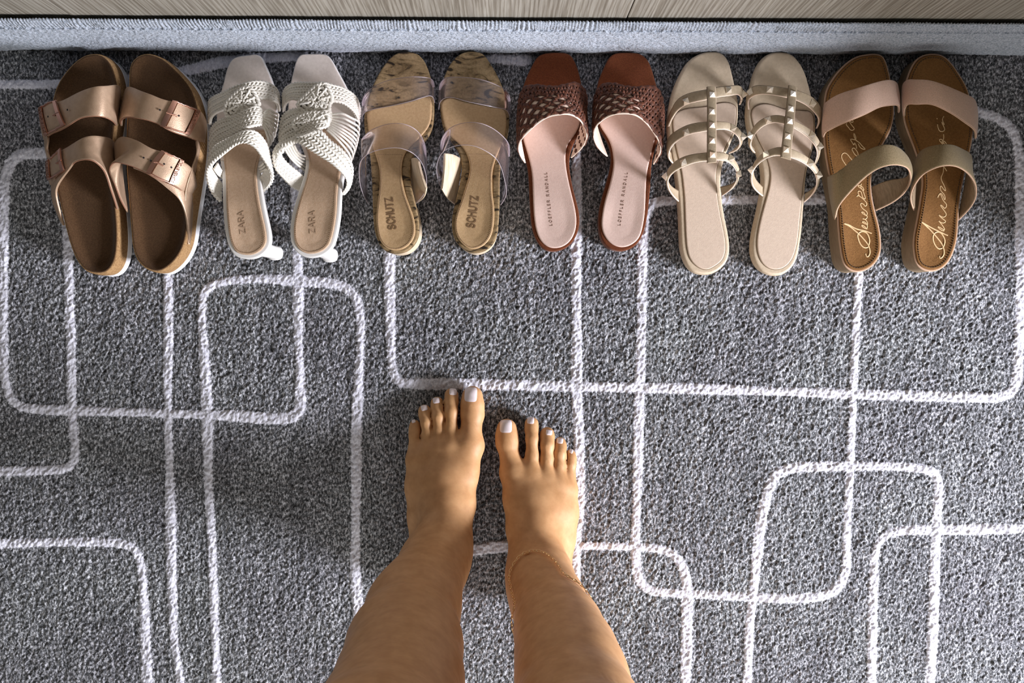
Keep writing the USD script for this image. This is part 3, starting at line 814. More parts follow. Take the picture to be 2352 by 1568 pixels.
    for cr, pts in strands:
        a = spline(T(cr, pts), 40)
        obj("strand", tube(P(a[:, 0], a[:, 1], np.maximum(a[:, 2], 0.003)), 0.0014, sides=8), M["cord"], t, smooth=True)


lz = []
for k in range(8):
    f = k / 7
    ex, ey = np.interp(f, [0, .2, .4, .6, .8, 1], [925, 918, 903, 885, 845, 805]), np.interp(f, [0, .2, .4, .6, .8, 1], [430, 500, 580, 660, 730, 780])
    sx, sy = 725 - 20 * f, 420 + 120 * f
    lz.append(("zl", [(sx, sy, .058), (sx + (ex - sx) * .45, sy + (ey - sy) * .3 - 45 * (1 - f) ** 2, .055), (sx + (ex - sx) * .8, sy + (ey - sy) * .65 - 10 * (1 - f), .043), (ex, ey, .028), (ex - 12, ey + 55, .014)]))
for k in range(6):
    f = k / 5
    lz.append(("zl", [(235 + 10 * f, 475 + 160 * f, .055), (150 - 8 * f, 545 + 180 * f, .050), (90 - 5 * f, 630 + 210 * f, .040), (68, 720 + 220 * f, .026), (75, 780 + 230 * f, .014)]))
for k in range(4):
    f = k / 3
    lz.append(("zl", [(100 + 40 * f, 1080 - 60 * f, .050), (140 + 30 * f, 1140 - 60 * f, .042), (200, 1195 - 70 * f, .030)]))
for k in range(3):
    f = k / 2
    lz.append(("zl", [(775 - 40 * f, 1080 - 70 * f, .046), (720 - 20 * f, 1110 - 60 * f, .038), (660, 1140 - 70 * f, .028)]))
SIDES[:] = [0.965, 0.893]
macrame_mule("left-foot white macrame mule with square toe and white kitten heel, beside the buckle sandals",
    [(250, 90), (330, 78), (400, 75), (432, 92), (455, 130), (490, 200), (520, 270), (543, 340), (553, 430), (546, 520), (520, 620), (482, 720), (448, 800), (430, 870), (430, 960), (440, 1040), (456, 1120), (480, 1220), (500, 1310), (494, 1400), (450, 1452), (380, 1485), (300, 1488), (240, 1468), (200, 1420), (170, 1330), (158, 1240), (150, 1130), (147, 1020), (143, 920), (133, 830), (118, 730), (105, 620), (103, 510), (115, 410), (135, 330), (160, 240), (188, 150), (213, 112)],
    [(60, 330, .012), (65, 260, .022), (130, 210, .032), (250, 160, .042), (350, 110, .05), (450, 75, .054), (560, 45, .054), (680, 38, .05), (790, 60, .044), (870, 105, .036), (912, 170, .024), (920, 260, .012)],
    [(55, 560, .010), (72, 480, .022), (130, 425, .034), (230, 380, .044), (330, 320, .052), (430, 270, .057), (540, 235, .058), (650, 250, .055), (740, 255, .05), (830, 270, .042), (900, 300, .03), (930, 400, .014)],
    ("zl", [(195, 1260, .03), (105, 1140, .042), (66, 1010, .052), (78, 890, .058), (160, 800, .064), (260, 745, .07), (350, 692, .074), (450, 640, .077), (540, 620, .078), (620, 640, .075), (680, 690, .07), (740, 770, .064), (780, 880, .056), (790, 1000, .048), (760, 1080, .042), (680, 1200, .035)]),
    [(190, 1480, .033), (100, 1385, .04), (45, 1240, .048), (40, 1120, .055), (90, 1030, .062), (190, 940, .068), (300, 855, .074), (400, 792, .077), (480, 777, .078), (560, 800, .077), (640, 862, .073), (700, 940, .067), (760, 1025, .06), (825, 1130, .052), (838, 1210, .046), (800, 1290, .04), (705, 1372, .035)],
    [(80, 640, .03), (120, 560, .042), (220, 490, .054), (340, 465, .062), (450, 415, .066), (560, 365, .066), (640, 340, .062), (700, 400, .056)],
    [(62, 930, .05), (140, 810, .058), (240, 745, .066), (330, 690, .071), (430, 640, .075), (520, 600, .076), (610, 580, .073), (690, 565, .065)],
    [([(245, 400), (252, 320), (330, 225), (420, 150), (510, 115), (590, 160), (645, 250), (665, 315), (580, 360), (450, 415), (340, 462), (270, 455)], .058)],
    lz, "zl", ((566, 536), (-0.12, -1)), (0.014, 0.005))
rz = []
for k in range(9):
    f = k / 8
    e = np.interp(f, [0, .12, .25, .4, .6, .8, 1], [1052, 1052, 1047, 1032, 1010, 982, 945]), np.interp(f, [0, .12, .25, .4, .6, .8, 1], [570, 640, 720, 795, 870, 950, 1060])
    sx, sy = 668 - 45 * f, 470 + 190 * f
    rz.append(("zr", [(sx, sy, .060), (sx + (e[0] - sx) * .42, sy + (e[1] - sy) * .30 - 45 * (1 - f) ** 3, .058), (sx + (e[0] - sx) * .78, sy + (e[1] - sy) * .62 - 15 * (1 - f), .047), (e[0], e[1], .030), (e[0] - 20, e[1] + 70, .014)]))
for k in range(5):
    f = k / 4
    rz.append(("zr", [(55 + 130 * f, 890 - 35 * f, .062), (110 + 110 * f, 985 - 55 * f, .05), (210 + 70 * f, 1095 - 110 * f, .037), (345, 1195 - 190 * f, .022)]))
SIDES[:] = [0.95, 0.97]
macrame_mule("right-foot white macrame mule with square toe and white kitten heel, beside the clear-strap sandals",
    [(690, 76), (760, 70), (850, 70), (882, 80), (905, 102), (940, 160), (985, 240), (1022, 310), (1052, 380), (1074, 460), (1078, 560), (1060, 680), (1030, 790), (1002, 900), (985, 980), (978, 1060), (974, 1150), (962, 1250), (946, 1330), (915, 1410), (870, 1452), (800, 1478), (730, 1478), (670, 1450), (630, 1400), (612, 1320), (616, 1240), (635, 1150), (662, 1060), (690, 980), (714, 900), (724, 830), (716, 770), (695, 715), (650, 640), (612, 560), (597, 470), (600, 390), (608, 320), (620, 250), (640, 170), (660, 108)],
    [(45, 330, .012), (42, 250, .02), (70, 140, .03), (150, 80, .04), (250, 60, .046), (380, 60, .052), (500, 60, .056), (600, 62, .056), (700, 90, .053), (800, 115, .048), (900, 160, .042), (980, 220, .034), (1025, 300, .025), (1050, 420, .012)],
    [(50, 430, .010), (60, 370, .022), (100, 310, .032), (180, 270, .042), (260, 290, .05), (400, 300, .056), (520, 300, .06), (640, 310, .06), (740, 310, .056), (830, 330, .05), (910, 380, .042), (980, 450, .032), (1035, 570, .014)],
    ("z", [(718, 925, .033), (660, 880, .04), (592, 830, .048), (547, 780, .055), (535, 748, .06), (562, 712, .066), (612, 686, .07), (660, 655, .074), (740, 625, .078), (840, 605, .078), (890, 660, .074), (960, 715, .069), (1030, 790, .062), (1060, 860, .054), (1055, 930, .048), (1040, 990, .042), (1000, 1040, .036)]),
    [(700, 1025, .033), (640, 1000, .037), (570, 940, .042), (510, 870, .048), (490, 800, .054), (500, 745, .06), (545, 712, .065), (600, 692, .07), (650, 682, .074), (700, 698, .077), (760, 735, .078), (850, 790, .075), (920, 835, .07), (970, 880, .064), (1005, 920, .058), (1020, 965, .05), (1010, 1000, .044), (988, 1042, .036)],
    [(25, 640, .03), (60, 480, .04), (140, 420, .05), (240, 400, .058), (360, 440, .064), (470, 450, .066), (560, 430, .066), (650, 420, .062), (690, 480, .056)],
    [(0, 890, .055), (90, 840, .062), (210, 790, .069), (300, 720, .073), (420, 690, .077), (520, 660, .077), (590, 640, .073), (640, 590, .066)],
    [([(235, 340), (265, 300), (345, 225), (430, 150), (520, 85), (590, 72), (640, 125), (680, 220), (682, 290), (655, 345), (650, 405), (560, 430), (440, 452), (350, 430), (275, 395)], .060),
     ([(180, 575), (230, 520), (330, 475), (440, 445), (560, 455), (635, 490), (630, 560), (560, 615), (430, 655), (280, 690), (205, 640)], .068)],
    rz, "zr", ((726, 536), (-0.04, -1)), (0.007, 0.001))


# --- cork sandals with clear straps ----------------------------------------------
def clear_sandal(label, outline, pad_outline, v1, v2, wing, mark):
    prof = [(0, .020), (.12, .016), (.33, .015), (.5, .022), (.65, .035), (.8, .046), (1, .050)]
    s = Sole("s", outline, prof)
    t = thing("clear_strap_sandal", label, "sandal", s.base, "pair of cork sandals with clear straps")
    obj("sole", slab(s.poly, lambda x, y, d: s.z(y) - np.where(s.frac(y) > 0.42, 0.005 * np.clip((d - 0.009) / 0.003, 0, 1), 0), lambda x, y, d: np.maximum(s.z(y) - 0.012, 0.0006), 0.0014, bulge=0.0006), M["cork"], t, label="cork covered sole")
    pw = spline(T("s", pad_outline), 220, closed=True)
    pw = s.at(pw[:, 0], pw[:, 1])
    pad = largest(Polygon(pw[:, :2]).buffer(0)).intersection(s.poly.buffer(-0.0012))
    obj("insole_pad", slab(pad, lambda x, y, d: s.z(y) + 0.0020 - 0.0022 * np.exp(-((s.frac(y) - 0.86) / 0.12) ** 2) * np.clip(d / 0.012, 0, 1), lambda x, y, d: s.z(y) - 0.0055, 0.0016), M["tan_pad"], t, label="tan leather insole pad")
    rear = largest(pad).intersection(shapely.geometry.box(-5, -5, 5, s.y_toe - 0.5 * (s.y_toe - s.y_heel)))
    obj("stitching", stitches(rear.buffer(-0.0022), lambda y: s.z(y) + 0.0019), M["tan_dark"], t, kind="stuff", smooth=False)
    obj("imprint", lettering("SCHUTZ", *mark, lambda px, py: s.at(px, py, lambda y: 0.0019 - s.hollow(y, 0.0022, wide=0.12)), depth=0.0004, bold=True, squeeze=0.70), M["imprint"], t, smooth=False, label="dark lettering pressed into the insole")
    heel = largest(s.poly.buffer(-0.001).intersection(shapely.geometry.box(-5, -5, 5, s.y_heel + 0.058)))
    obj("block_heel", slab(heel, lambda x, y, d: s.z(y) - 0.010, lambda x, y, d: 0 * x + 0.0006, 0.0004, rows=50, grow_bottom=0.0006), M["heel_wood"], t, label="pale block heel")
    for name, (a, c) in (("front_strap", v1), ("rear_strap", v2)):
        band = Band("s", a, c, bulge=0.0006)
        sp = obj(name, band.mesh(0.0014), M["vinyl"], t, label="clear vinyl strap")
        u = np.linspace(0, 1, 70)
        for vv in (0.004, 0.996):
            obj("strap_rim", tube(band.S(u, np.full(70, vv)), 0.00045, sides=6), M["vinyl_edge"], t)
    band = Band("s", *wing, bulge=0.0008)
    obj("cork_tab", band.mesh(0.0024), M["heel_wood"], t, label="cork lined inner strap end")


SIDES[:] = [0.97, 0.97]
clear_sandal("left-foot cork mule with clear vinyl straps and tan insole, beside the white macrame mules",
    [(400, 55), (460, 62), (510, 95), (545, 150), (570, 220), (590, 300), (598, 380), (600, 470), (590, 560), (560, 630), (512, 690), (468, 740), (442, 790), (430, 850), (430, 930), (440, 1010), (460, 1090), (478, 1170), (490, 1260), (485, 1330), (455, 1390), (400, 1435), (330, 1450), (270, 1440), (220, 1400), (190, 1340), (172, 1260), (165, 1160), (162, 1050), (158, 950), (152, 860), (145, 780), (125, 690), (108, 610), (102, 530), (110, 460), (130, 380), (160, 300), (200, 220), (245, 150), (300, 90), (350, 62)],
    [(130, 475), (200, 447), (300, 430), (400, 410), (480, 387), (540, 369), (567, 373), (583, 402), (585, 450), (570, 560), (530, 620), (470, 680), (420, 730), (388, 780), (372, 850), (377, 950), (397, 1040), (430, 1130), (460, 1220), (468, 1290), (450, 1360), (400, 1412), (330, 1433), (270, 1420), (220, 1370), (196, 1290), (190, 1200), (200, 1100), (212, 1000), (215, 920), (207, 850), (187, 780), (160, 700), (137, 620), (125, 540)],
    ([(88, 430, .014), (98, 370, .024), (150, 312, .038), (250, 262, .05), (350, 240, .056), (450, 230, .056), (540, 234, .046), (588, 250, .032), (604, 300, .016)],
     [(86, 540, .014), (95, 490, .024), (150, 460, .038), (250, 440, .05), (350, 420, .057), (450, 396, .057), (540, 368, .047), (585, 365, .034), (606, 410, .016)]),
    ([(120, 640, .02), (84, 665, .042), (110, 632, .058), (170, 590, .073), (250, 562, .084), (340, 552, .088), (420, 567, .084), (490, 614, .073), (533, 690, .058), (543, 760, .044), (525, 830, .03)],
     [(128, 1110, .03), (82, 1010, .041), (66, 900, .052), (75, 822, .062), (115, 775, .072), (185, 742, .082), (270, 725, .088), (340, 722, .089), (410, 740, .086), (470, 775, .077), (515, 830, .064), (545, 920, .052), (540, 1020, .041), (470, 1110, .029)]),
    ([(436, 800, .020), (462, 790, .032), (495, 815, .046)], [(468, 1112, .024), (532, 1062, .034), (549, 1000, .050)]),
    (T("s", [(352, 1285)])[0], (-0.12, -1), 19))
SIDES[:] = [0.97, 0.97]
clear_sandal("right-foot cork mule with clear vinyl straps and tan insole, beside the rust woven mules",
    [(870, 55), (930, 70), (975, 120), (1020, 190), (1060, 270), (1090, 350), (1110, 430), (1118, 520), (1110, 620), (1090, 700), (1067, 780), (1056, 860), (1052, 940), (1050, 1040), (1048, 1150), (1042, 1250), (1030, 1330), (990, 1400), (930, 1437), (870, 1446), (800, 1420), (745, 1370), (718, 1300), (715, 1220), (730, 1130), (755, 1030), (775, 940), (785, 860), (775, 790), (745, 720), (700, 660), (660, 600), (640, 530), (630, 440), (635, 340), (648, 260), (675, 190), (710, 130), (760, 80), (810, 58)],
    [(650, 402), (690, 380), (760, 396), (850, 418), (950, 435), (1030, 450), (1080, 460), (1098, 490), (1102, 560), (1090, 640), (1060, 720), (1030, 790), (1006, 870), (1000, 960), (1005, 1060), (1015, 1150), (1012, 1240), (1000, 1310), (960, 1380), (900, 1418), (850, 1424), (790, 1390), (747, 1330), (733, 1260), (745, 1180), (775, 1100), (805, 1010), (830, 930), (840, 860), (830, 800), (795, 730), (745, 680), (700, 640), (660, 570), (642, 490)],
    ([(622, 320, .014), (628, 280, .026), (660, 243, .038), (720, 232, .05), (820, 235, .057), (900, 245, .058), (980, 266, .054), (1060, 300, .044), (1112, 338, .03), (1130, 400, .014)],
     [(620, 460, .014), (626, 412, .026), (650, 385, .038), (705, 373, .05), (780, 390, .057), (860, 410, .059), (950, 428, .055), (1040, 445, .044), (1102, 462, .03), (1128, 510, .014)]),
    ([(650, 765, .026), (632, 700, .044), (650, 640, .06), (700, 585, .075), (770, 555, .085), (850, 545, .088), (930, 555, .085), (1010, 590, .075), (1075, 640, .062), (1120, 700, .046), (1122, 780, .028)],
     [(735, 1115, .028), (642, 1010, .040), (605, 900, .052), (612, 812, .063), (650, 750, .073), (720, 714, .082), (800, 702, .088), (880, 712, .089), (960, 748, .083), (1030, 800, .072), (1068, 870, .06), (1092, 960, .048), (1100, 1050, .036), (1060, 1120, .028)]),
    ([(780, 800, .020), (725, 770, .034), (660, 760, .050)], [(735, 1116, .024), (680, 1070, .036), (640, 1008, .050)]),
    (T("s", [(893, 1280)])[0], (0.13, -1), 19))


# --- rust woven mules ------------------------------------------------------------
def woven_mule(label, outline, pad_outline, sf, sb, mark, flip):
    s = Sole("l", outline, [(0, .019), (.12, .015), (.4, .013), (.6, .018), (.8, .025), (1, .027)])
    t = thing("woven_mule", label, "sandal", s.base, "pair of rust woven mules")
    obj("sole", slab(s.poly, lambda x, y, d: s.z(y) - np.where(s.frac(y) > 0.33, 0.004 * np.clip((d - 0.006) / 0.003, 0, 1), 0), lambda x, y, d: np.maximum(s.z(y) - 0.009, 0.0006), 0.0016, bulge=0.0006), M["rust_suede"], t, label="rust brown suede covered sole and toe")
    pw = spline(T("l", pad_outline), 220, closed=True)
    pw = s.at(pw[:, 0], pw[:, 1])
    pad = largest(largest(Polygon(pw[:, :2]).buffer(0)).intersection(s.poly.buffer(-0.002)))
    obj("insole_pad", slab(pad, lambda x, y, d: s.z(y) + 0.0018 - 0.0018 * np.exp(-((s.frac(y) - 0.84) / 0.13) ** 2) * np.clip(d / 0.012, 0, 1), lambda x, y, d: s.z(y) - 0.0045, 0.0016), M["pink_insole"], t, label="blush pink padded insole")
    obj("imprint", lettering("LOEFFLER RANDALL", *mark, lambda px, py: s.at(px, py, lambda y: 0.0017 - s.hollow(y, 0.0018, 0.84)), depth=0.0003, squeeze=1.0, track=0.52), M["pink_print"], t, smooth=False, label="small printed lettering on the insole")
    heel = largest(s.poly.buffer(-0.0012).intersection(shapely.geometry.box(-5, -5, 5, s.y_heel + 0.05)))
    obj("block_heel", slab(heel, lambda x, y, d: s.z(y) - 0.007, lambda x, y, d: 0 * x + 0.0006, 0.0004, rows=40), M["rust_suede"], t)
    band = Band("l", sf, sb, nu=70, bulge=0.0012)
    obj("lining", band.mesh(0.0009, off=-0.0006), M["pink_lining"], t, label="pale leather lining of the woven strap")
    u = np.linspace(0, 1, 70)
    obj("strap_rim", tube(band.S(u, np.full(70, 0.998), -0.0002), 0.0010, sides=6), M["pink_lining"], t)
    # plaited strips: neighbours swing together and apart, leaving rows of lens-shaped slits
    n, rows, waves = 200, 8, 9
    u = np.linspace(0, 1, n)
    wd = np.linalg.norm(band.S(u, np.zeros(n)) - band.S(u, np.ones(n)), axis=1) / rows
    for k in range(rows):
        v = (k + 0.5) / rows
        ph = (k % 2) * math.pi
        loose = np.interp(v, [0, .25, .45, .6, .9, 1], [0.25, 0.4, 0.9, 1.0, 1.0, 0.3]) * np.interp(u, [0, .08, .18, .55, .75, 1] if flip > 0 else [0, .08, .18, .5, .65, 1], [.3, .8, 1.0, 1.0, .35, .2])
        vv = v + 0.036 * loose * np.sin(2 * math.pi * u * waves + ph)
        off = 0.0007 + 0.0005 * np.sin(4 * math.pi * u * waves + ph)
        p = band.S(u, np.clip(vv, 0.012, 0.988), off)
        nn = band.S(u, np.clip(vv, 0.012, 0.988), off + 1) - p
        obj("woven_strip", tube(p, np.clip(wd * (0.56 - 0.20 * loose), 0.0008, 0.005), sides=8, flat=0.4, up=nn), M["rust_weave"], t, smooth=True)
    # short cross strips that bind neighbours together
    m = waves * 2
    for j in range(rows - 1):
        for k in range(m * 2):
            uu = (k + 0.5) / (m * 2) + 0.012
            lo = np.interp((j + 1) / rows, [0, .25, .45, .6, .9, 1], [0.25, 0.4, 0.9, 1.0, 1.0, 0.3]) * np.interp(uu, [0, .08, .18, .5, .72, 1], [.3, .8, 1.0, 1.0, .35, .2])
            if lo > 0.6 and ((k + 2 * j) % 4 != 0) or uu > 0.99:
                continue
            l = np.linspace(-0.5, 0.5, 7)
            v = (j + 1) / rows + l * 1.2 / rows
            du = np.clip(uu + l * 0.02 * (1 if (j + k) % 2 else -1), 0, 1)
            p = band.S(du, np.clip(v, 0.012, 0.988), 0.0021 - 0.0028 * (2 * l) ** 2)
            nn = band.S(du, np.clip(v, 0.012, 0.988), 1.0) - band.S(du, np.clip(v, 0.012, 0.988), 0.0)
            obj("cross_strip", tube(p, 0.0014, sides=6, flat=0.4, up=nn), M["rust_weave"], t, smooth=True)


SIDES[:] = [0.97, 0.97]
woven_mule("left-foot rust brown woven leather mule with pink insole, beside the clear-strap sandals",
    [(330, 62), (400, 62), (450, 76), (485, 120), (510, 180), (530, 260), (548, 350), (560, 440), (558, 520), (530, 600), (484, 680), (457, 750), (447, 830), (457, 920), (476, 1010), (500, 1100), (518, 1190), (515, 1270), (490, 1340), (440, 1400), (370, 1432), (300, 1435), (245, 1400), (207, 1340), (183, 1260), (173, 1160), (166, 1050), (161, 950), (151, 860), (131, 780), (105, 690), (88, 600), (88, 500), (100, 400), (120, 300), (150, 220), (190, 140), (230, 86), (275, 67)],
    [(130, 420), (320, 380), (500, 400), (530, 480), (522, 560), (480, 640), (437, 700), (422, 760), (424, 850), (442, 950), (466, 1050), (490, 1150), (498, 1240), (485, 1310), (440, 1380), (380, 1412), (310, 1412), (250, 1370), (215, 1300), (197, 1200), (190, 1100), (186, 980), (178, 880), (160, 800), (136, 720), (115, 650), (108, 540)],
    [(85, 520, .014), (95, 400, .03), (130, 300, .045), (220, 285, .055), (320, 295, .058), (420, 280, .056), (500, 270, .048), (547, 310, .035), (566, 430, .014)],
    [(132, 825, .022), (88, 745, .04), (100, 672, .052), (150, 612, .06), (220, 552, .066), (300, 506, .07), (380, 490, .072), (450, 490, .07), (510, 516, .062), (560, 580, .05), (575, 645, .042), (545, 712, .033), (462, 790, .020)],
    (T("l", [(347, 1262)])[0], (-0.10, -1), 6.6), 1)
SIDES[:] = [0.97, 0.965]
woven_mule("right-foot rust brown woven leather mule with pink insole, beside the studded sandals",
    [(800, 62), (880, 62), (940, 72), (990, 110), (1020, 170), (1045, 250), (1070, 340), (1090, 430), (1095, 520), (1085, 600), (1060, 690), (1035, 770), (1020, 850), (1015, 940), (1008, 1030), (998, 1130), (985, 1220), (960, 1310), (915, 1385), (850, 1425), (780, 1435), (715, 1410), (665, 1350), (646, 1270), (646, 1180), (666, 1080), (696, 980), (720, 890), (733, 800), (722, 720), (690, 650), (650, 590), (625, 520), (618, 430), (630, 330), (650, 240), (685, 160), (720, 96), (755, 70)],
    [(650, 420), (820, 380), (1000, 400), (1060, 480), (1068, 560), (1045, 660), (1028, 720), (1010, 790), (990, 880), (980, 980), (976, 1080), (970, 1180), (955, 1270), (925, 1350), (870, 1395), (800, 1410), (740, 1390), (690, 1340), (664, 1270), (667, 1190), (686, 1090), (716, 990), (740, 890), (747, 800), (730, 730), (690, 650), (645, 565), (640, 480)],
    [(610, 500, .014), (617, 390, .032), (648, 300, .045), (720, 270, .055), (800, 285, .058), (880, 298, .058), (970, 295, .055), (1050, 300, .045), (1092, 380, .033), (1106, 490, .014)],
    [(703, 780, .020), (640, 722, .033), (606, 640, .045), (620, 580, .052), (680, 520, .062), (750, 490, .07), (820, 483, .072), (890, 490, .071), (950, 520, .066), (1010, 580, .058), (1060, 650, .048), (1088, 720, .038), (1035, 835, .020)],
    (T("l", [(815, 1262)])[0], (0.14, -1), 6.6), -1)


# --- beige studded slides ----------------------------------------------------------
def pyramid(base, normal, along, w, h):
    n = np.array(normal) / np.linalg.norm(normal)
    a = np.array(along) - n * np.dot(along, n)
    a /= np.linalg.norm(a)
    c = np.cross(n, a)
    lo = [base + a * sx * w / 2 + c * sy * w / 2 for sx, sy in ((-1, -1), (1, -1), (1, 1), (-1, 1))]
    mid = [base + a * sx * w * 0.47 + c * sy * w * 0.47 + n * h * 0.14 for sx, sy in ((-1, -1), (1, -1), (1, 1), (-1, 1))]
    top = base + n * h
    v = np.array(lo + mid + [top, base])
    f = []
    for k in range(4):
        j = (k + 1) % 4
        f += [(k, j, 4 + j), (k, 4 + j, 4 + k), (4 + k, 4 + j, 8), (j, k, 9)]
    m = trimesh.Trimesh(v, f, process=False)
    if m.volume < 0:
        m.invert()
    return m


def studded_slide(label, outline, pad_outline, straps, bar, studs_bar, studs):
    s = Sole("v", outline, [(0, .019), (.12, .015), (.5, .014), (.8, .016), (1, .018)])
    t = thing("studded_slide", label, "sandal", s.base, "pair of beige studded slides")
    obj("outsole", slab(s.poly.buffer(-0.001), lambda x, y, d: s.z(y) - 0.006, lambda x, y, d: 0 * x + 0.0006, 0.0004), M["seam"], t)
    obj("sole", slab(s.poly, lambda x, y, d: s.z(y), lambda x, y, d: np.maximum(s.z(y) - 0.012, 0.003), 0.003, bulge=0.0008), M["beige_leather"], t, label="beige leather wrapped sole and toe")
    pw = spline(T("v", pad_outline), 220, closed=True)
    pw = s.at(pw[:, 0], pw[:, 1])
    pad = largest(largest(Polygon(pw[:, :2]).buffer(0)).intersection(s.poly.buffer(-0.003)))
    obj("insole_pad", slab(pad, lambda x, y, d: s.z(y) + 0.0014, lambda x, y, d: s.z(y) - 0.001, 0.0012), M["beige_insole"], t, label="pale beige insole pad")
    obj("insole_seam", ring_strip(pad.buffer(0.0003), 0.00055, lambda y: s.z(y) + 0.0002), M["seam"], t)
    bands = []
    for a, c in straps:
        band = Band("v", a, c, nu=64, bulge=0.0005)
        bands.append(band)
        obj("cross_strap", band.mesh(0.0022), M["beige_strap"], t)
        u = np.linspace(0, 1, 70)
        for vv, mt in ((0.0, "seam"), (1.0, "pink_lining")):
            obj("strap_edge", tube(band.S(u, np.full(70, vv), -0.0004), 0.0008, sides=6), M[mt], t)
    tb = Band("v", *bar, nu=40, bulge=0.0004)
    obj("centre_strap", tb.mesh(0.0024), M["beige_strap"], t)
    u = np.linspace(0, 1, 50)
    for vv, mt in ((0.0, "seam"), (1.0, "beige_insole")):
        obj("strap_edge", tube(tb.S(u, np.full(50, vv), -0.0002), 0.0007, sides=6), M[mt], t)
    W, Hs = 0.0072, 0.0060
    for band, pts in [(tb, studs_bar)] + list(zip(bands, studs)):
        for x, y in T("v", pts):
            uu, vv = band.uv(np.array([x]), np.array([y]))
            p = band.S(uu, vv, 0.0012)[0]
            n = band.S(uu, vv, 1.0)[0] - band.S(uu, vv, 0.0)[0]
            al = band.S(np.clip(uu + 0.02, 0, 1), vv)[0] - band.S(np.clip(uu - 0.02, 0, 1), vv)[0]
            obj("stud", pyramid(p, n, al, W, Hs), M["stud"], t, smooth=False)


SIDES[:] = [0.965, 0.905]
studded_slide("left-foot beige studded slide with three thin straps, beside the rust woven mules",
    [(400, 52), (450, 58), (490, 86), (520, 140), (540, 210), (560, 290), (578, 380), (580, 470), (566, 560), (530, 640), (492, 720), (467, 800), (454, 880), (456, 960), (469, 1060), (488, 1160), (510, 1260), (517, 1340), (505, 1410), (455, 1470), (390, 1503), (320, 1508), (255, 1488), (207, 1430), (181, 1350), (173, 1250), (169, 1150), (163, 1050), (153, 950), (140, 850), (118, 750), (100, 650), (90, 550), (95, 450), (115, 350), (145, 260), (185, 180), (235, 110), (300, 68), (350, 54)],
    [(130, 475), (220, 427), (340, 415), (440, 391), (520, 391), (558, 412), (566, 470), (548, 560), (500, 650), (452, 740), (427, 800), (416, 880), (421, 960), (436, 1060), (456, 1160), (478, 1260), (485, 1340), (465, 1410), (410, 1455), (350, 1478), (290, 1460), (240, 1410), (216, 1330), (208, 1230), (204, 1130), (200, 1020), (192, 930), (180, 840), (160, 750), (136, 650), (122, 550)],
    [([(88, 500, .012), (110, 440, .03), (160, 365, .042), (240, 325, .05), (350, 303, .055), (450, 285, .055), (540, 277, .05), (592, 280, .042), (612, 320, .028), (596, 360, .014)], [(90, 545, .012), (125, 475, .03), (180, 415, .042), (250, 385, .05), (350, 365, .055), (450, 345, .055), (540, 335, .05), (585, 335, .042), (604, 360, .028), (590, 400, .014)]),
     ([(106, 720, .014), (84, 665, .03), (92, 622, .04), (150, 570, .052), (240, 530, .06), (350, 515, .065), (430, 512, .065), (510, 520, .06), (565, 545, .05), (602, 590, .04), (606, 640, .03), (555, 690, .016)], [(122, 785, .014), (92, 745, .03), (95, 705, .04), (150, 635, .052), (240, 590, .06), (350, 570, .065), (430, 560, .065), (510, 565, .06), (560, 590, .05), (592, 635, .04), (588, 675, .03), (512, 718, .016)]),
     ([(156, 965, .016), (95, 920, .03), (84, 850, .045), (110, 800, .055), (180, 750, .065), (270, 725, .072), (360, 715, .075), (440, 712, .075), (510, 730, .07), (560, 775, .058), (583, 830, .048), (570, 895, .036), (452, 940, .018)], [(158, 1032, .016), (105, 975, .03), (84, 905, .045), (115, 850, .055), (190, 805, .065), (280, 775, .072), (360, 765, .075), (440, 760, .075), (500, 770, .07), (550, 805, .058), (573, 850, .048), (558, 920, .036), (463, 995, .018)])],
    ([(354, 284, .058), (358, 400, .063), (358, 540, .069), (357, 660, .075), (357, 782, .079)], [(412, 284, .058), (418, 400, .063), (418, 540, .069), (419, 660, .075), (420, 778, .079)]),
    [(390, 338), (388, 448), (390, 538), (390, 640), (393, 732)],
    [[(212, 380), (505, 306), (606, 330)], [(213, 582), (533, 552), (602, 610)], [(195, 778), (520, 752), (84, 870), (576, 850)]])
SIDES[:] = [0.92, 0.925]
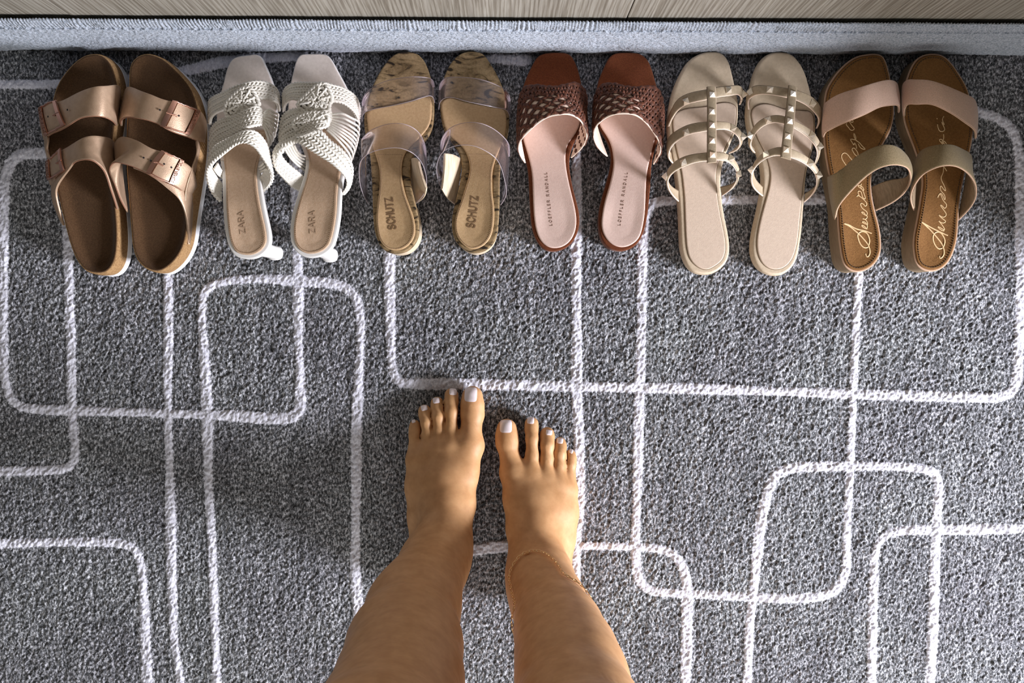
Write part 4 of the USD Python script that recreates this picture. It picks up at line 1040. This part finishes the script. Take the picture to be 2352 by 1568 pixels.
studded_slide("right-foot beige studded slide with three thin straps, beside the brown suede sandals",
    [(850, 55), (910, 68), (960, 110), (1000, 170), (1030, 250), (1055, 340), (1075, 430), (1085, 520), (1080, 610), (1065, 690), (1040, 770), (1020, 850), (1010, 940), (1003, 1030), (995, 1130), (985, 1230), (970, 1330), (945, 1420), (900, 1480), (830, 1513), (760, 1510), (690, 1475), (646, 1410), (633, 1330), (641, 1250), (661, 1160), (681, 1080), (701, 980), (710, 900), (705, 820), (682, 730), (645, 650), (612, 560), (598, 470), (605, 380), (625, 290), (650, 200), (690, 120), (750, 68), (800, 55)],
    [(635, 432), (680, 402), (760, 400), (860, 430), (960, 440), (1050, 455), (1069, 500), (1064, 590), (1050, 690), (1025, 780), (1000, 870), (986, 970), (978, 1070), (966, 1170), (955, 1270), (935, 1360), (890, 1440), (830, 1475), (770, 1475), (710, 1440), (676, 1380), (666, 1300), (676, 1220), (700, 1120), (730, 1020), (755, 930), (762, 850), (745, 770), (710, 690), (662, 600), (637, 520)],
    [([(604, 390, .014), (600, 320, .032), (640, 284, .045), (740, 278, .052), (850, 290, .055), (950, 310, .053), (1040, 342, .048), (1092, 382, .04), (1118, 445, .028), (1098, 510, .012)], [(606, 430, .014), (612, 362, .032), (660, 335, .045), (740, 330, .052), (850, 345, .055), (945, 368, .053), (1020, 402, .048), (1070, 442, .04), (1108, 505, .028), (1090, 555, .012)]),
     ([(645, 690, .016), (612, 650, .03), (622, 588, .04), (660, 530, .05), (720, 490, .058), (790, 472, .062), (860, 478, .065), (940, 510, .062), (1020, 550, .055), (1080, 600, .045), (1112, 660, .034), (1102, 745, .016)], [(650, 715, .016), (622, 678, .03), (640, 610, .04), (680, 560, .05), (740, 525, .058), (800, 515, .062), (860, 525, .065), (930, 550, .062), (1000, 592, .055), (1060, 642, .045), (1095, 702, .034), (1076, 792, .016)]),
     ([(703, 940, .016), (645, 872, .034), (643, 802, .048), (690, 735, .058), (760, 695, .068), (840, 680, .073), (900, 690, .073), (980, 720, .068), (1050, 765, .058), (1100, 830, .047), (1105, 905, .034), (1008, 985, .018)], [(706, 997, .016), (636, 932, .034), (630, 852, .048), (670, 790, .058), (740, 745, .068), (830, 730, .073), (900, 742, .073), (970, 765, .068), (1030, 800, .058), (1085, 862, .047), (1083, 952, .034), (1003, 1037, .018)])],
    ([(893, 274, .058), (880, 400, .063), (865, 520, .069), (850, 640, .075), (837, 744, .078)], [(948, 288, .058), (938, 400, .063), (928, 520, .069), (914, 640, .075), (904, 762, .078)]),
    [(922, 332), (906, 432), (899, 514), (884, 612), (872, 698)],
    [[(758, 304), (628, 312), (1055, 392)], [(745, 502), (624, 600), (1050, 596), (1104, 672)], [(735, 726), (1040, 778), (1098, 860), (640, 830)]])


# --- brown sandals with two suede straps --------------------------------------------
def suede_sandal(label, outline, front, rear, script):
    s = Sole("a", outline, [(0, .025), (.12, .023), (.4, .022), (.7, .028), (1, .032)])
    t = thing("suede_strap_sandal", label, "sandal", s.base, "pair of brown sandals with two suede straps")
    obj("outsole", slab(s.poly.buffer(-0.0005), lambda x, y, d: 0 * x + 0.006, lambda x, y, d: 0 * x + 0.0006, 0.0004, grow_bottom=0.0008), M["seam"], t)
    obj("sole", slab(s.poly, s.under(-0.001, 0.004, 0.005), lambda x, y, d: 0 * x + 0.0055, 0.0012, bulge=0.0004), M["brown_sole"], t, label="stacked brown sole")
    obj("welt", ring_strip(s.poly.buffer(-0.0006), 0.0013, lambda y: s.z(y) - 0.0012), M["raw_edge"], t, label="pale raw edge around the insole")
    bed = s.poly.buffer(-0.0016)
    obj("insole", slab(bed, lambda x, y, d: s.z(y) + 0.0012 - 0.0022 * np.exp(-((s.frac(y) - 0.85) / 0.15) ** 2) * np.clip(d / 0.014, 0, 1), lambda x, y, d: s.z(y) - 0.0058, 0.0012), M["brown_insole"], t, label="chestnut brown leather insole")
    obj("stitching", stitches(s.poly.buffer(-0.0046), lambda y: s.z(y) + 0.0012, pitch=0.003, r=0.0006), M["dark_stitch"], t, kind="stuff", smooth=False)
    for name, (a, c), mt in (("front_strap", front, "taupe_suede"), ("rear_strap", rear, "olive_suede")):
        band = Band("a", a, c, nu=64, bulge=0.001)
        obj(name, band.mesh(0.0024), M[mt], t, label="pinkish taupe suede strap" if mt == "taupe_suede" else "olive brown suede strap")
        u = np.linspace(0, 1, 80)
        obj("strap_edge", tube(band.S(u, np.full(80, 0.999), -0.0002), 0.0009, sides=6), M["raw_edge"], t)
        obj("strap_lining", band.mesh(0.0010, off=-0.0016, u0=0.0, u1=1.0), M["brown_sole"], t)
    g = thing_part("script", t)
    tag(stage.GetPrimAtPath(g), "gold handwriting-style lettering on the insole")
    surf = lambda px, py: s.on(px, py, lambda x, y, d: s.z(y) + 0.0012 - 0.0022 * np.exp(-((s.frac(y) - 0.85) / 0.15) ** 2) * np.clip(d / 0.014, 0, 1), 0.0001)
    for crop, pts, w in script:
        obj("letter_stroke", stroke(crop, pts, surf, w), M["gold_script"], g, smooth=True)


B, Sm = 0.00085, 0.0006
SIDES[:] = [0.935, 0.91]
suede_sandal("left-foot brown sandal with two wide suede straps, beside the studded slides",
    [(380, 72), (440, 68), (488, 82), (518, 130), (543, 220), (560, 320), (572, 420), (566, 500), (540, 580), (492, 660), (445, 760), (415, 850), (408, 930), (418, 1020), (440, 1110), (465, 1200), (478, 1290), (470, 1380), (430, 1442), (370, 1480), (290, 1490), (232, 1460), (202, 1390), (186, 1290), (176, 1180), (168, 1090), (150, 1000), (120, 880), (95, 760), (80, 640), (75, 520), (80, 400), (95, 310), (140, 230), (200, 160), (270, 105), (330, 80)],
    ([(76, 430, .018), (82, 398, .035), (110, 370, .045), (200, 325, .058), (300, 295, .066), (400, 265, .066), (480, 245, .060), (555, 240, .05), (584, 252, .038), (594, 310, .020)],
     [(70, 615, .018), (80, 586, .035), (112, 564, .045), (200, 525, .058), (290, 490, .066), (390, 450, .066), (470, 415, .060), (558, 402, .05), (603, 406, .038), (608, 450, .020)]),
    ([(104, 870, .022), (125, 862, .040), (200, 822, .056), (290, 750, .068), (370, 703, .078), (450, 672, .085), (520, 660, .088), (590, 675, .085), (650, 720, .075), (690, 790, .062), (690, 850, .05), (560, 890, .036), (410, 940, .020)],
     [(152, 1150, .024), (165, 1090, .040), (225, 1005, .055), (310, 920, .068), (390, 855, .078), (470, 812, .085), (550, 793, .088), (620, 795, .083), (675, 818, .072), (694, 865, .06), (675, 940, .048), (600, 1015, .036), (440, 1092, .022)]),
    [("as", [(515, 1285), (525, 1320), (550, 1340), (585, 1310), (597, 1250), (575, 1160), (500, 1060), (400, 960), (290, 870), (200, 805), (120, 770)], B),
     ("as", [(120, 770), (210, 795), (320, 850), (430, 880), (540, 905), (630, 940)], B),
     ("as", [(580, 1165), (520, 1185), (460, 1165), (410, 1110), (375, 1020), (370, 960), (400, 925), (460, 905), (530, 930), (575, 1000), (590, 1070), (575, 1140)], B),
     ("as", [(550, 860), (500, 850), (440, 800), (480, 810), (540, 850), (545, 800), (500, 770), (450, 740), (500, 745), (545, 790), (520, 710), (460, 685), (520, 690), (545, 650), (500, 620), (440, 570), (470, 575), (530, 630), (545, 600), (500, 540), (430, 475), (425, 425), (470, 435), (510, 470), (535, 450), (510, 390), (400, 300), (370, 290), (350, 310)], Sm),
     ("as", [(400, 300), (375, 250), (380, 215), (410, 215), (470, 330), (500, 345), (485, 260), (430, 170), (370, 120), (440, 130), (475, 200), (420, 120), (440, 90)], Sm),
     ("ar", [(200, 1205), (130, 1110), (90, 1020), (110, 950), (160, 930), (230, 970), (290, 1040), (335, 1110), (250, 1150)], Sm),
     ("ar", [(400, 1040), (450, 1020), (465, 960), (420, 870), (360, 825), (330, 840), (350, 900), (400, 970), (440, 1010), (400, 1040)], Sm),
     ("ar", [(430, 840), (415, 760), (380, 720), (375, 760), (340, 720), (300, 640), (340, 640), (410, 650), (375, 520), (410, 650), (480, 700), (570, 790), (625, 850), (570, 845), (470, 730)], Sm),
     ("ar", [(330, 210), (345, 280), (300, 270), (255, 235), (330, 350), (375, 430), (320, 450), (240, 380), (200, 330), (205, 300)], Sm)])
SIDES[:] = [0.945, 0.985]
suede_sandal("right-foot brown sandal with two wide suede straps, at the far end of the row",
    [(760, 72), (820, 68), (870, 80), (930, 130), (980, 200), (1022, 270), (1050, 350), (1068, 450), (1074, 540), (1064, 640), (1044, 740), (1022, 830), (1002, 920), (988, 1000), (978, 1100), (972, 1200), (962, 1290), (935, 1380), (890, 1450), (830, 1484), (760, 1484), (702, 1450), (677, 1380), (672, 1290), (686, 1200), (706, 1100), (723, 1000), (733, 900), (715, 800), (682, 700), (642, 600), (608, 500), (603, 400), (610, 300), (630, 220), (660, 150), (700, 100)],
    ([(598, 310, .020), (602, 262, .036), (630, 238, .045), (680, 235, .054), (760, 238, .062), (850, 260, .067), (950, 300, .064), (1030, 335, .055), (1078, 365, .043), (1096, 420, .020)],
     [(604, 480, .020), (606, 430, .036), (622, 402, .045), (680, 395, .054), (780, 395, .062), (870, 425, .067), (960, 475, .064), (1040, 530, .055), (1086, 572, .042), (1090, 620, .020)]),
    ([(690, 790, .022), (702, 730, .042), (740, 692, .058), (800, 670, .070), (870, 660, .077), (940, 665, .074), (1000, 690, .063), (1045, 715, .052), (1062, 745, .040), (1046, 800, .020)],
     [(672, 1090, .022), (650, 1010, .042), (680, 920, .056), (730, 860, .066), (800, 820, .075), (880, 798, .08), (950, 800, .078), (1010, 825, .07), (1060, 870, .06), (1093, 940, .05), (1085, 1020, .042), (1040, 1090, .034), (972, 1158, .024)]),
    [("at", [(238, 1435), (245, 1455), (265, 1445), (283, 1400), (270, 1340), (215, 1260), (150, 1190), (62, 1112)], B),
     ("at", [(62, 1112), (120, 1145), (200, 1185), (320, 1240)], B),
     ("at", [(265, 1360), (235, 1365), (195, 1330), (175, 1275), (185, 1225), (230, 1205), (270, 1240), (290, 1295), (270, 1360)], B),
     ("at", [(285, 1195), (250, 1185), (222, 1155), (245, 1165), (285, 1185), (255, 1130), (230, 1100), (265, 1120), (295, 1110), (255, 1070), (232, 1045), (270, 1065), (300, 1050), (280, 1000), (250, 950), (265, 960), (290, 980), (305, 960), (270, 900), (240, 850), (220, 880), (245, 840), (290, 900), (290, 870), (245, 790), (250, 770), (270, 790), (295, 815), (285, 770), (260, 720), (255, 690), (275, 640), (280, 590), (310, 630)], Sm),
     ("at", [(275, 385), (262, 365), (240, 330), (262, 330), (275, 365), (262, 345), (290, 350), (305, 385), (275, 350), (280, 315), (278, 280)], Sm),
     ("at", [(220, 185), (225, 215), (255, 255), (285, 245), (280, 205), (262, 165), (285, 190), (270, 150), (282, 110)], Sm),
     ("at", [(212, 130), (220, 136)], Sm)])

# ------------------------------------------------------------------ the person: bare feet and legs, one continuous surface
def make_axis(parts):
    out = []
    for a, b, h in parts:
        out.append(np.arange(a, b, h))
    return np.concatenate(out)


class Field:
    def __init__(self, xs, ys, zs):
        self.ax = (xs, ys, zs)
        self.f = np.full((len(xs), len(ys), len(zs)), 0.05, np.float32)

    def add(self, a, b, ra, rb, k, sq=1.0, target=None):
        """rounded cone joined with blend k; sq < 1 flattens it in z"""
        a, b = np.array(a, float), np.array(b, float)
        m = 0.055
        lo, hi = np.minimum(a - ra, b - rb) - m, np.maximum(a + ra, b + rb) + m
        sl = [slice(*np.searchsorted(self.ax[i], (lo[i], hi[i]))) for i in range(3)]
        X, Y, Z = np.meshgrid(*[self.ax[i][sl[i]] for i in range(3)], indexing="ij")
        p = np.stack([X - a[0], Y - a[1], (Z - a[2]) / sq], -1)
        ba = b - a
        ba[2] /= sq
        t = np.clip((p @ ba) / max(ba @ ba, 1e-12), 0, 1)
        d = np.linalg.norm(p - t[..., None] * ba, axis=-1) - (ra + (rb - ra) * t)
        d = d * (0.5 + 0.5 * sq)
        g = (self.f if target is None else target)
        c = g[tuple(sl)]
        h = np.maximum(k - np.abs(c - d), 0) / k
        g[tuple(sl)] = np.minimum(c, d) - h * h * k * 0.25

    def merge(self, other, k):
        h = np.maximum(k - np.abs(self.f - other), 0) / k
        self.f = np.minimum(self.f, other) - h * h * k * 0.25

    def idx(self, p):
        return np.stack([np.interp(p[..., i], self.ax[i], np.arange(len(self.ax[i]))) for i in range(3)])

    def at(self, p):
        return map_coordinates(self.f, self.idx(p).reshape(3, -1), order=1).reshape(p.shape[:-1])

    def normal(self, p, e=0.0012):
        g = np.stack([self.at(p + e * np.eye(3)[i]) - self.at(p - e * np.eye(3)[i]) for i in range(3)], -1)
        return g / np.maximum(np.linalg.norm(g, axis=-1, keepdims=True), 1e-9)

    def hit(self, px, py, z0=0.45, z1=0.0, n=900):
        """where the line of sight through a pixel meets the surface"""
        z = np.linspace(z0, z1, n)
        p = P(px[..., None], py[..., None], np.broadcast_to(z, px.shape + (n,)))
        s = self.at(p) < 0
        k = np.argmax(s, -1)
        return np.take_along_axis(p, np.broadcast_to(k[..., None, None], k.shape + (1, 3)), -2)[..., 0, :], s.any(-1)

    def surface(self):
        """naive surface nets on a rectilinear grid"""
        f = self.f
        s = f < 0
        c = np.zeros(tuple(np.array(f.shape) - 1), np.int8)
        for i, j, k in np.ndindex(2, 2, 2):
            c += s[i:f.shape[0] - 1 + i, j:f.shape[1] - 1 + j, k:f.shape[2] - 1 + k]
        cells = np.argwhere((c > 0) & (c < 8))
        ident = np.full(c.shape, -1, np.int64)
        ident[tuple(cells.T)] = np.arange(len(cells))
        acc, cnt = np.zeros((len(cells), 3)), np.zeros(len(cells))
        corner = list(np.ndindex(2, 2, 2))
        for ca in corner:
            for ax in range(3):
                if ca[ax]:
                    continue
                cb = list(ca)
                cb[ax] = 1
                va = f[tuple((cells + ca).T)]
                vb = f[tuple((cells + cb).T)]
                m = (va < 0) != (vb < 0)
                t = np.where(m, va / np.where(va == vb, 1, va - vb), 0)
                q = (cells + ca).astype(float)
                q[:, ax] += t
                acc[m] += q[m]
                cnt[m] += 1
        q = acc / cnt[:, None]
        v = np.stack([np.interp(q[:, i], np.arange(len(self.ax[i])), self.ax[i]) for i in range(3)], 1)
        faces = []
        for ax in range(3):
            o = [a for a in range(3) if a != ax]
            sl0, sl1 = [slice(None)] * 3, [slice(None)] * 3
            sl0[ax], sl1[ax] = slice(0, -1), slice(1, None)
            e = np.argwhere(s[tuple(sl0)] != s[tuple(sl1)])
            ok = np.all([(e[:, a] > 0) & (e[:, a] < f.shape[a] - 1) for a in o], axis=0)
            e = e[ok]
            quad = []
            for da, db in ((0, 0), (1, 0), (1, 1), (0, 1)):
                g = e.copy()
                g[:, o[0]] -= da
                g[:, o[1]] -= db
                quad.append(ident[tuple(g.T)])
            quad = np.stack(quad, 1)
            inside = s[tuple(e.T)]
            flip = inside if ax != 1 else ~inside
            quad[flip] = quad[flip][:, ::-1]
            faces += [quad[:, [0, 1, 2]], quad[:, [0, 2, 3]]]
        m = trimesh.Trimesh(v, np.vstack(faces), process=False)
        trimesh.smoothing.filter_taubin(m, lamb=0.5, nu=0.53, iterations=6)
        if m.volume < 0:
            m.invert()
        return m


def pz(x, y, z):
    return P(x, y, z)


body = Field(make_axis([(-0.24, -0.175, 0.005), (-0.175, 0.125, 0.0016), (0.125, 0.22, 0.005)]),
             make_axis([(-0.50, -0.37, 0.005), (-0.37, -0.07, 0.0016)]),
             make_axis([(-0.012, 0.10, 0.0016), (0.10, 0.40, 0.0035), (0.40, 1.06, 0.008)]))


def foot(toes, rays, extra, leg, upper):
    tf = np.full_like(body.f, 0.05)
    for chain in toes:
        pts = [(pz(x, y, z), r) for x, y, z, r in chain]
        own = np.full_like(body.f, 0.05)
        for (a, ra), (b, rb) in zip(pts[:-1], pts[1:]):
            body.add(a, b, ra, rb, 0.004, 0.92, target=own)
        h = np.maximum(0.0012 - np.abs(tf - own), 0) / 0.0012
        tf = np.minimum(tf, own) - h * h * 0.0012 * 0.25
    part = np.full_like(body.f, 0.05)
    for chain in rays:
        pts = [(pz(x, y, z), r) for x, y, z, r in chain]
        for (a, ra), (b, rb) in zip(pts[:-1], pts[1:]):
            body.add(a, b, ra, rb, 0.016, target=part)
    for chain, k in extra:
        pts = [(pz(x, y, z), r) for x, y, z, r in chain]
        for (a, ra), (b, rb) in zip(pts[:-1], pts[1:]):
            body.add(a, b, ra, rb, k, target=part)
    h = np.maximum(0.009 - np.abs(part - tf), 0) / 0.009
    part = np.minimum(part, tf) - h * h * 0.009 * 0.25
    pts = [(pz(x, y, z), r) for x, y, z, r in leg] + [(np.array(p[:3]), p[3]) for p in upper]
    for (a, ra), (b, rb) in zip(pts[:-1], pts[1:]):
        body.add(a, b, ra, rb, 0.025, target=part)
    return part


left = foot(
    [[(1085, 910, .0135, .0128), (1085, 930, .0145, .0140), (1085, 952, .0155, .0142), (1082, 985, .019, .0122), (1079, 1022, .021, .0150)],
     [(1037, 907, .0105, .0086), (1037, 922, .013, .0079), (1037, 945, .0185, .0073), (1036, 985, .021, .0073), (1034, 1030, .026, .010)],
     [(1004, 926, .0100, .0082), (1005, 938, .012, .0076), (1007, 957, .0180, .0069), (1008, 990, .020, .0069), (1007, 1035, .025, .0095)],
     [(975, 943, .0095, .0077), (976, 953, .0115, .0071), (979, 970, .0165, .0066), (982, 1000, .019, .0066), (981, 1045, .023, .0095)],
     [(953, 976, .0085, .0066), (953, 986, .0105, .0068), (953, 1000, .013, .0070), (954, 1022, .015, .0075), (957, 1055, .018, .0095)]],
    [[(1077, 1024, .0215, .0182), (1062, 1090, .033, .0165), (1052, 1160, .047, .018), (1030, 1240, .070, .024)],
     [(1034, 1032, .026, .0125), (1030, 1095, .038, .015), (1024, 1160, .052, .019), (1014, 1245, .074, .025)],
     [(1007, 1037, .025, .012), (1006, 1100, .036, .015), (1005, 1160, .046, .019)],
     [(981, 1047, .022, .012), (985, 1110, .030, .015), (992, 1170, .037, .018)],
     [(957, 1056, .018, .0132), (966, 1120, .020, .0155), (978, 1190, .025, .019), (990, 1270, .032, .023)],
     [(1040, 1060, .016, .013), (990, 1060, .016, .013), (995, 1180, .022, .018)]],
    [([(1005, 1300, .030, .0295), (1008, 1326, .028, .028)], 0.02), ([(990, 1270, .032, .023), (1005, 1300, .032, .029)], 0.02), ([(1018, 1240, .068, .027), (1002, 1285, .088, .032)], 0.02),
     ([(1046, 1292, .074, .0085), (1044, 1294, .074, .0085)], 0.02), ([(955, 1296, .064, .009), (957, 1296, .064, .009)], 0.02),
     ([(1005, 1318, .05, .020), (995, 1345, .12, .014)], 0.02)],
    [(1004, 1280, .092, .0315), (991, 1308, .115, .0325), (968, 1355, .165, .0365), (948, 1402, .205, .0420), (929, 1488, .28, .0475), (917, 1568, .34, .0485)],
    [(-.086, -.312, .40, .050), (-.088, -.305, .47, .054), (-.090, -.315, .60, .066), (-.092, -.325, .78, .080)])
right = foot(
    [[(1164, 984, .0135, .0122), (1164, 1000, .0145, .0134), (1165, 1018, .0155, .0136), (1171, 1050, .019, .0116), (1178, 1085, .021, .0145)],
     [(1221, 973, .0105, .0086), (1221, 986, .013, .0080), (1222, 1008, .0185, .0074), (1222, 1045, .021, .0078), (1222, 1095, .026, .010)],
     [(1257, 996, .0100, .0086), (1257, 1004, .0125, .0084), (1257, 1022, .0185, .0080), (1256, 1055, .020, .0078), (1255, 1105, .025, .0095)],
     [(1286, 1016, .0095, .0070), (1287, 1025, .0115, .0072), (1286, 1040, .0165, .0070), (1284, 1070, .019, .0073), (1283, 1118, .023, .0095)],
     [(1310, 1043, .0085, .0062), (1311, 1052, .0105, .0065), (1310, 1066, .013, .0067), (1307, 1090, .015, .0073), (1302, 1125, .018, .0095)]],
    [[(1182, 1086, .0215, .0172), (1192, 1150, .034, .016), (1203, 1215, .048, .018), (1220, 1290, .070, .024)],
     [(1222, 1097, .026, .0122), (1228, 1155, .039, .015), (1232, 1215, .053, .019), (1237, 1300, .075, .025)],
     [(1255, 1107, .025, .012), (1255, 1165, .036, .015), (1252, 1220, .047, .019)],
     [(1283, 1120, .022, .0120), (1277, 1175, .030, .015), (1268, 1230, .038, .018)],
     [(1302, 1126, .018, .0130), (1293, 1180, .020, .0155), (1279, 1240, .026, .019), (1262, 1315, .032, .023)],
     [(1210, 1120, .016, .013), (1270, 1120, .016, .013), (1262, 1230, .022, .018)]],
    [([(1229, 1345, .030, .0285), (1229, 1370, .028, .027)], 0.02), ([(1260, 1315, .032, .023), (1232, 1345, .032, .028)], 0.02), ([(1236, 1292, .069, .026), (1240, 1322, .088, .0305)], 0.02),
     ([(1192, 1342, .074, .0085), (1194, 1342, .074, .0085)], 0.02), ([(1284, 1334, .064, .0085), (1283, 1334, .064, .0085)], 0.02),
     ([(1230, 1360, .05, .020), (1242, 1385, .12, .014)], 0.02)],
    [(1240, 1318, .090, .0305), (1244, 1350, .115, .0318), (1262, 1390, .150, .0345), (1284, 1450, .210, .0395), (1302, 1510, .262, .0430), (1315, 1568, .310, .0445)],
    [(.062, -.325, .38, .048), (.062, -.320, .46, .053), (.055, -.325, .60, .066), (.045, -.33, .78, .080)])
both = np.minimum(left, right)
body.f = both.astype(np.float32)
for a, c, ra, rc in (((-.09, -.325, .78), (-.075, -.335, .90), .080, .088), ((.045, -.33, .78), (.03, -.335, .90), .080, .088), ((-.075, -.335, .90), (.03, -.335, .90), .09, .09)):
    body.add(a, c, ra, rc, 0.03)
# the soles rest on the carpet: flatten what would sink in
zz = body.ax[2]
body.f = np.maximum(body.f, (0.0008 - zz)[None, None].astype(np.float32))
person = thing("person", "person standing barefoot on the carpet, tanned bare legs, pale polished toenails", "person", (float(P(1130, 1300, 0)[0]), float(P(1130, 1300, 0)[1]), 0))
obj("body", body.surface(), M["skin"], person, smooth=True)


def toenail(cx, cy, wx, wy, rot=0.0, lift=0.0004):
    a = np.linspace(-1, 1, 13)
    A, B2 = np.meshgrid(a, a, indexing="ij")
    # rounded square
    r = np.maximum(np.abs(A), np.abs(B2))
    n4 = (np.abs(A) ** 5 + np.abs(B2) ** 5) ** 0.2
    k = np.where(n4 > 0, r / np.maximum(n4, 1e-9), 1)
    X, Y = A * k * wx, B2 * k * wy
    c, s = math.cos(rot), math.sin(rot)
    px, py = cx + X * c - Y * s, cy + X * s + Y * c
    p, ok = body.hit(px, py, z0=0.05)
    if not ok.all():      # past the tip: pull those points back on to the toe
        near = cKDTree(np.stack([px[ok], py[ok]], 1)).query(np.stack([px[~ok], py[~ok]], 1))[1]
        p[~ok] = p[ok][near]
    nn = body.normal(p)
    dome = (1 - np.clip(r, 0, 1) ** 4)
    top = p + nn * (lift + 0.0007 * dome)[..., None]
    obj("toenail", shell(top, p - nn * 0.001), M["nail"], person, smooth=60)


for c in ((1081.5, 906, 14, 16.5, .05), (1040.5, 899.5, 8.3, 7.5, .1), (1002, 919.5, 7.6, 6.5, -.1), (974.5, 936.5, 7.4, 6.2, -.2), (950, 967, 4.5, 4.0, -.3),
          (1162, 979, 13.5, 14.5, 0), (1219, 965.5, 7.8, 7.5, .05), (1261, 993, 7.2, 6.0, .1), (1286, 1012, 7.2, 6.2, .1), (1312, 1036, 4.3, 4.8, .4)):
    toenail(*c)

# ------------------------------------------------------------------ anklet: a fine gold chain round the right ankle
front_px = np.array([(1190, 1392), (1184, 1372), (1178, 1350), (1174, 1325), (1180, 1305), (1190, 1289), (1205, 1275), (1222, 1270), (1242, 1271), (1258, 1279), (1275, 1295), (1288, 1315), (1295, 1328)], float)
fpx = spline(front_px, 60)
fp, ok = body.hit(fpx[:, 0], fpx[:, 1])
fp = fp[ok]
axis = P(1244, 1352, 0.11)[:2]
a0, a1 = [math.atan2(*(p[:2] - axis)[::-1]) for p in (fp[-1], fp[0])]
while a0 > a1:
    a0 -= 2 * math.pi
back = []
for f in np.linspace(0.05, 0.95, 30):
    # round behind the ankle, from the outer side to the inner side
    th = a0 - f * (2 * math.pi - (a1 - a0)) if False else a0 - f * ((a0 - a1) % (2 * math.pi))
    z = fp[-1][2] * (1 - f) + fp[0][2] * f - 0.004 * math.sin(math.pi * f)
    rr = np.linspace(0.0, 0.08, 160)
    q = np.stack([axis[0] + rr * math.cos(th), axis[1] + rr * math.sin(th), np.full(160, z)], 1)
    v = body.at(q)
    back.append(q[np.argmax(v > 0)])
loop = np.vstack([fp, np.array(back)])
for _ in range(3):
    loop = (np.roll(loop, 1, 0) + 2 * loop + np.roll(loop, -1, 0)) / 4
nl = body.normal(loop)
loop = loop + nl * np.clip(0.0016 - body.at(loop), -0.004, 0.02)[:, None]
loop = spline(loop, 800, closed=True) if False else loop
seg = np.linalg.norm(np.roll(loop, -1, 0) - loop, axis=1)
cum = np.concatenate([[0], np.cumsum(seg)])
cl = np.vstack([loop, loop[:1]])
anklet = thing("anklet", "fine gold chain anklet round the ankle of the foot nearer the studded slides", "anklet", (float(axis[0]), float(axis[1]), 0.0))
nlink = int(cum[-1] / 0.0040)
for k in range(nlink):
    sa, sb = (k - 0.12) / nlink * cum[-1] % cum[-1], (k + 1.12) / nlink * cum[-1] % cum[-1]
    a = np.array([np.interp(sa, cum, cl[:, i]) for i in range(3)])
    c = np.array([np.interp(sb, cum, cl[:, i]) for i in range(3)])
    mid = (a + c) / 2
    nn = body.normal(mid[None])[0]
    t = c - a
    L = np.linalg.norm(t)
    if L > 0.02 or L < 1e-5:
        continue
    t /= L
    side = np.cross(nn, t)
    w = side if k % 2 == 0 else (side * 0.8 + nn * 0.45)
    w /= np.linalg.norm(w)
    th = np.linspace(0, 2 * math.pi, 14, endpoint=False)
    wide = 0.00135
    q = mid + t * (np.cos(th) * L / 2)[:, None] + w * (np.sin(th) * wide)[:, None] + nn * 0.0012
    obj("link", tube(q, 0.0005, sides=5, closed=True, up=np.tile(np.cross(t, w), (14, 1))), M["gold"], anklet, smooth=True)
tp, _ = body.hit(np.array([1212.0]), np.array([1273.0]))
nn = body.normal(tp)[0]
e = trimesh.creation.icosphere(3, 1.0)
e.apply_scale((0.0036, 0.0013, 0.0007))
t = P(1222, 1270, tp[0][2]) - P(1200, 1277, tp[0][2])
t -= nn * (t @ nn)
t /= np.linalg.norm(t)
mm = np.eye(4)
mm[:3, 0], mm[:3, 1], mm[:3, 2], mm[:3, 3] = t, np.cross(nn, t), nn, tp[0] + nn * 0.0016
e.apply_transform(mm)
obj("tag", e, M["gold"], anklet, smooth=True, label="small flat gold plate")
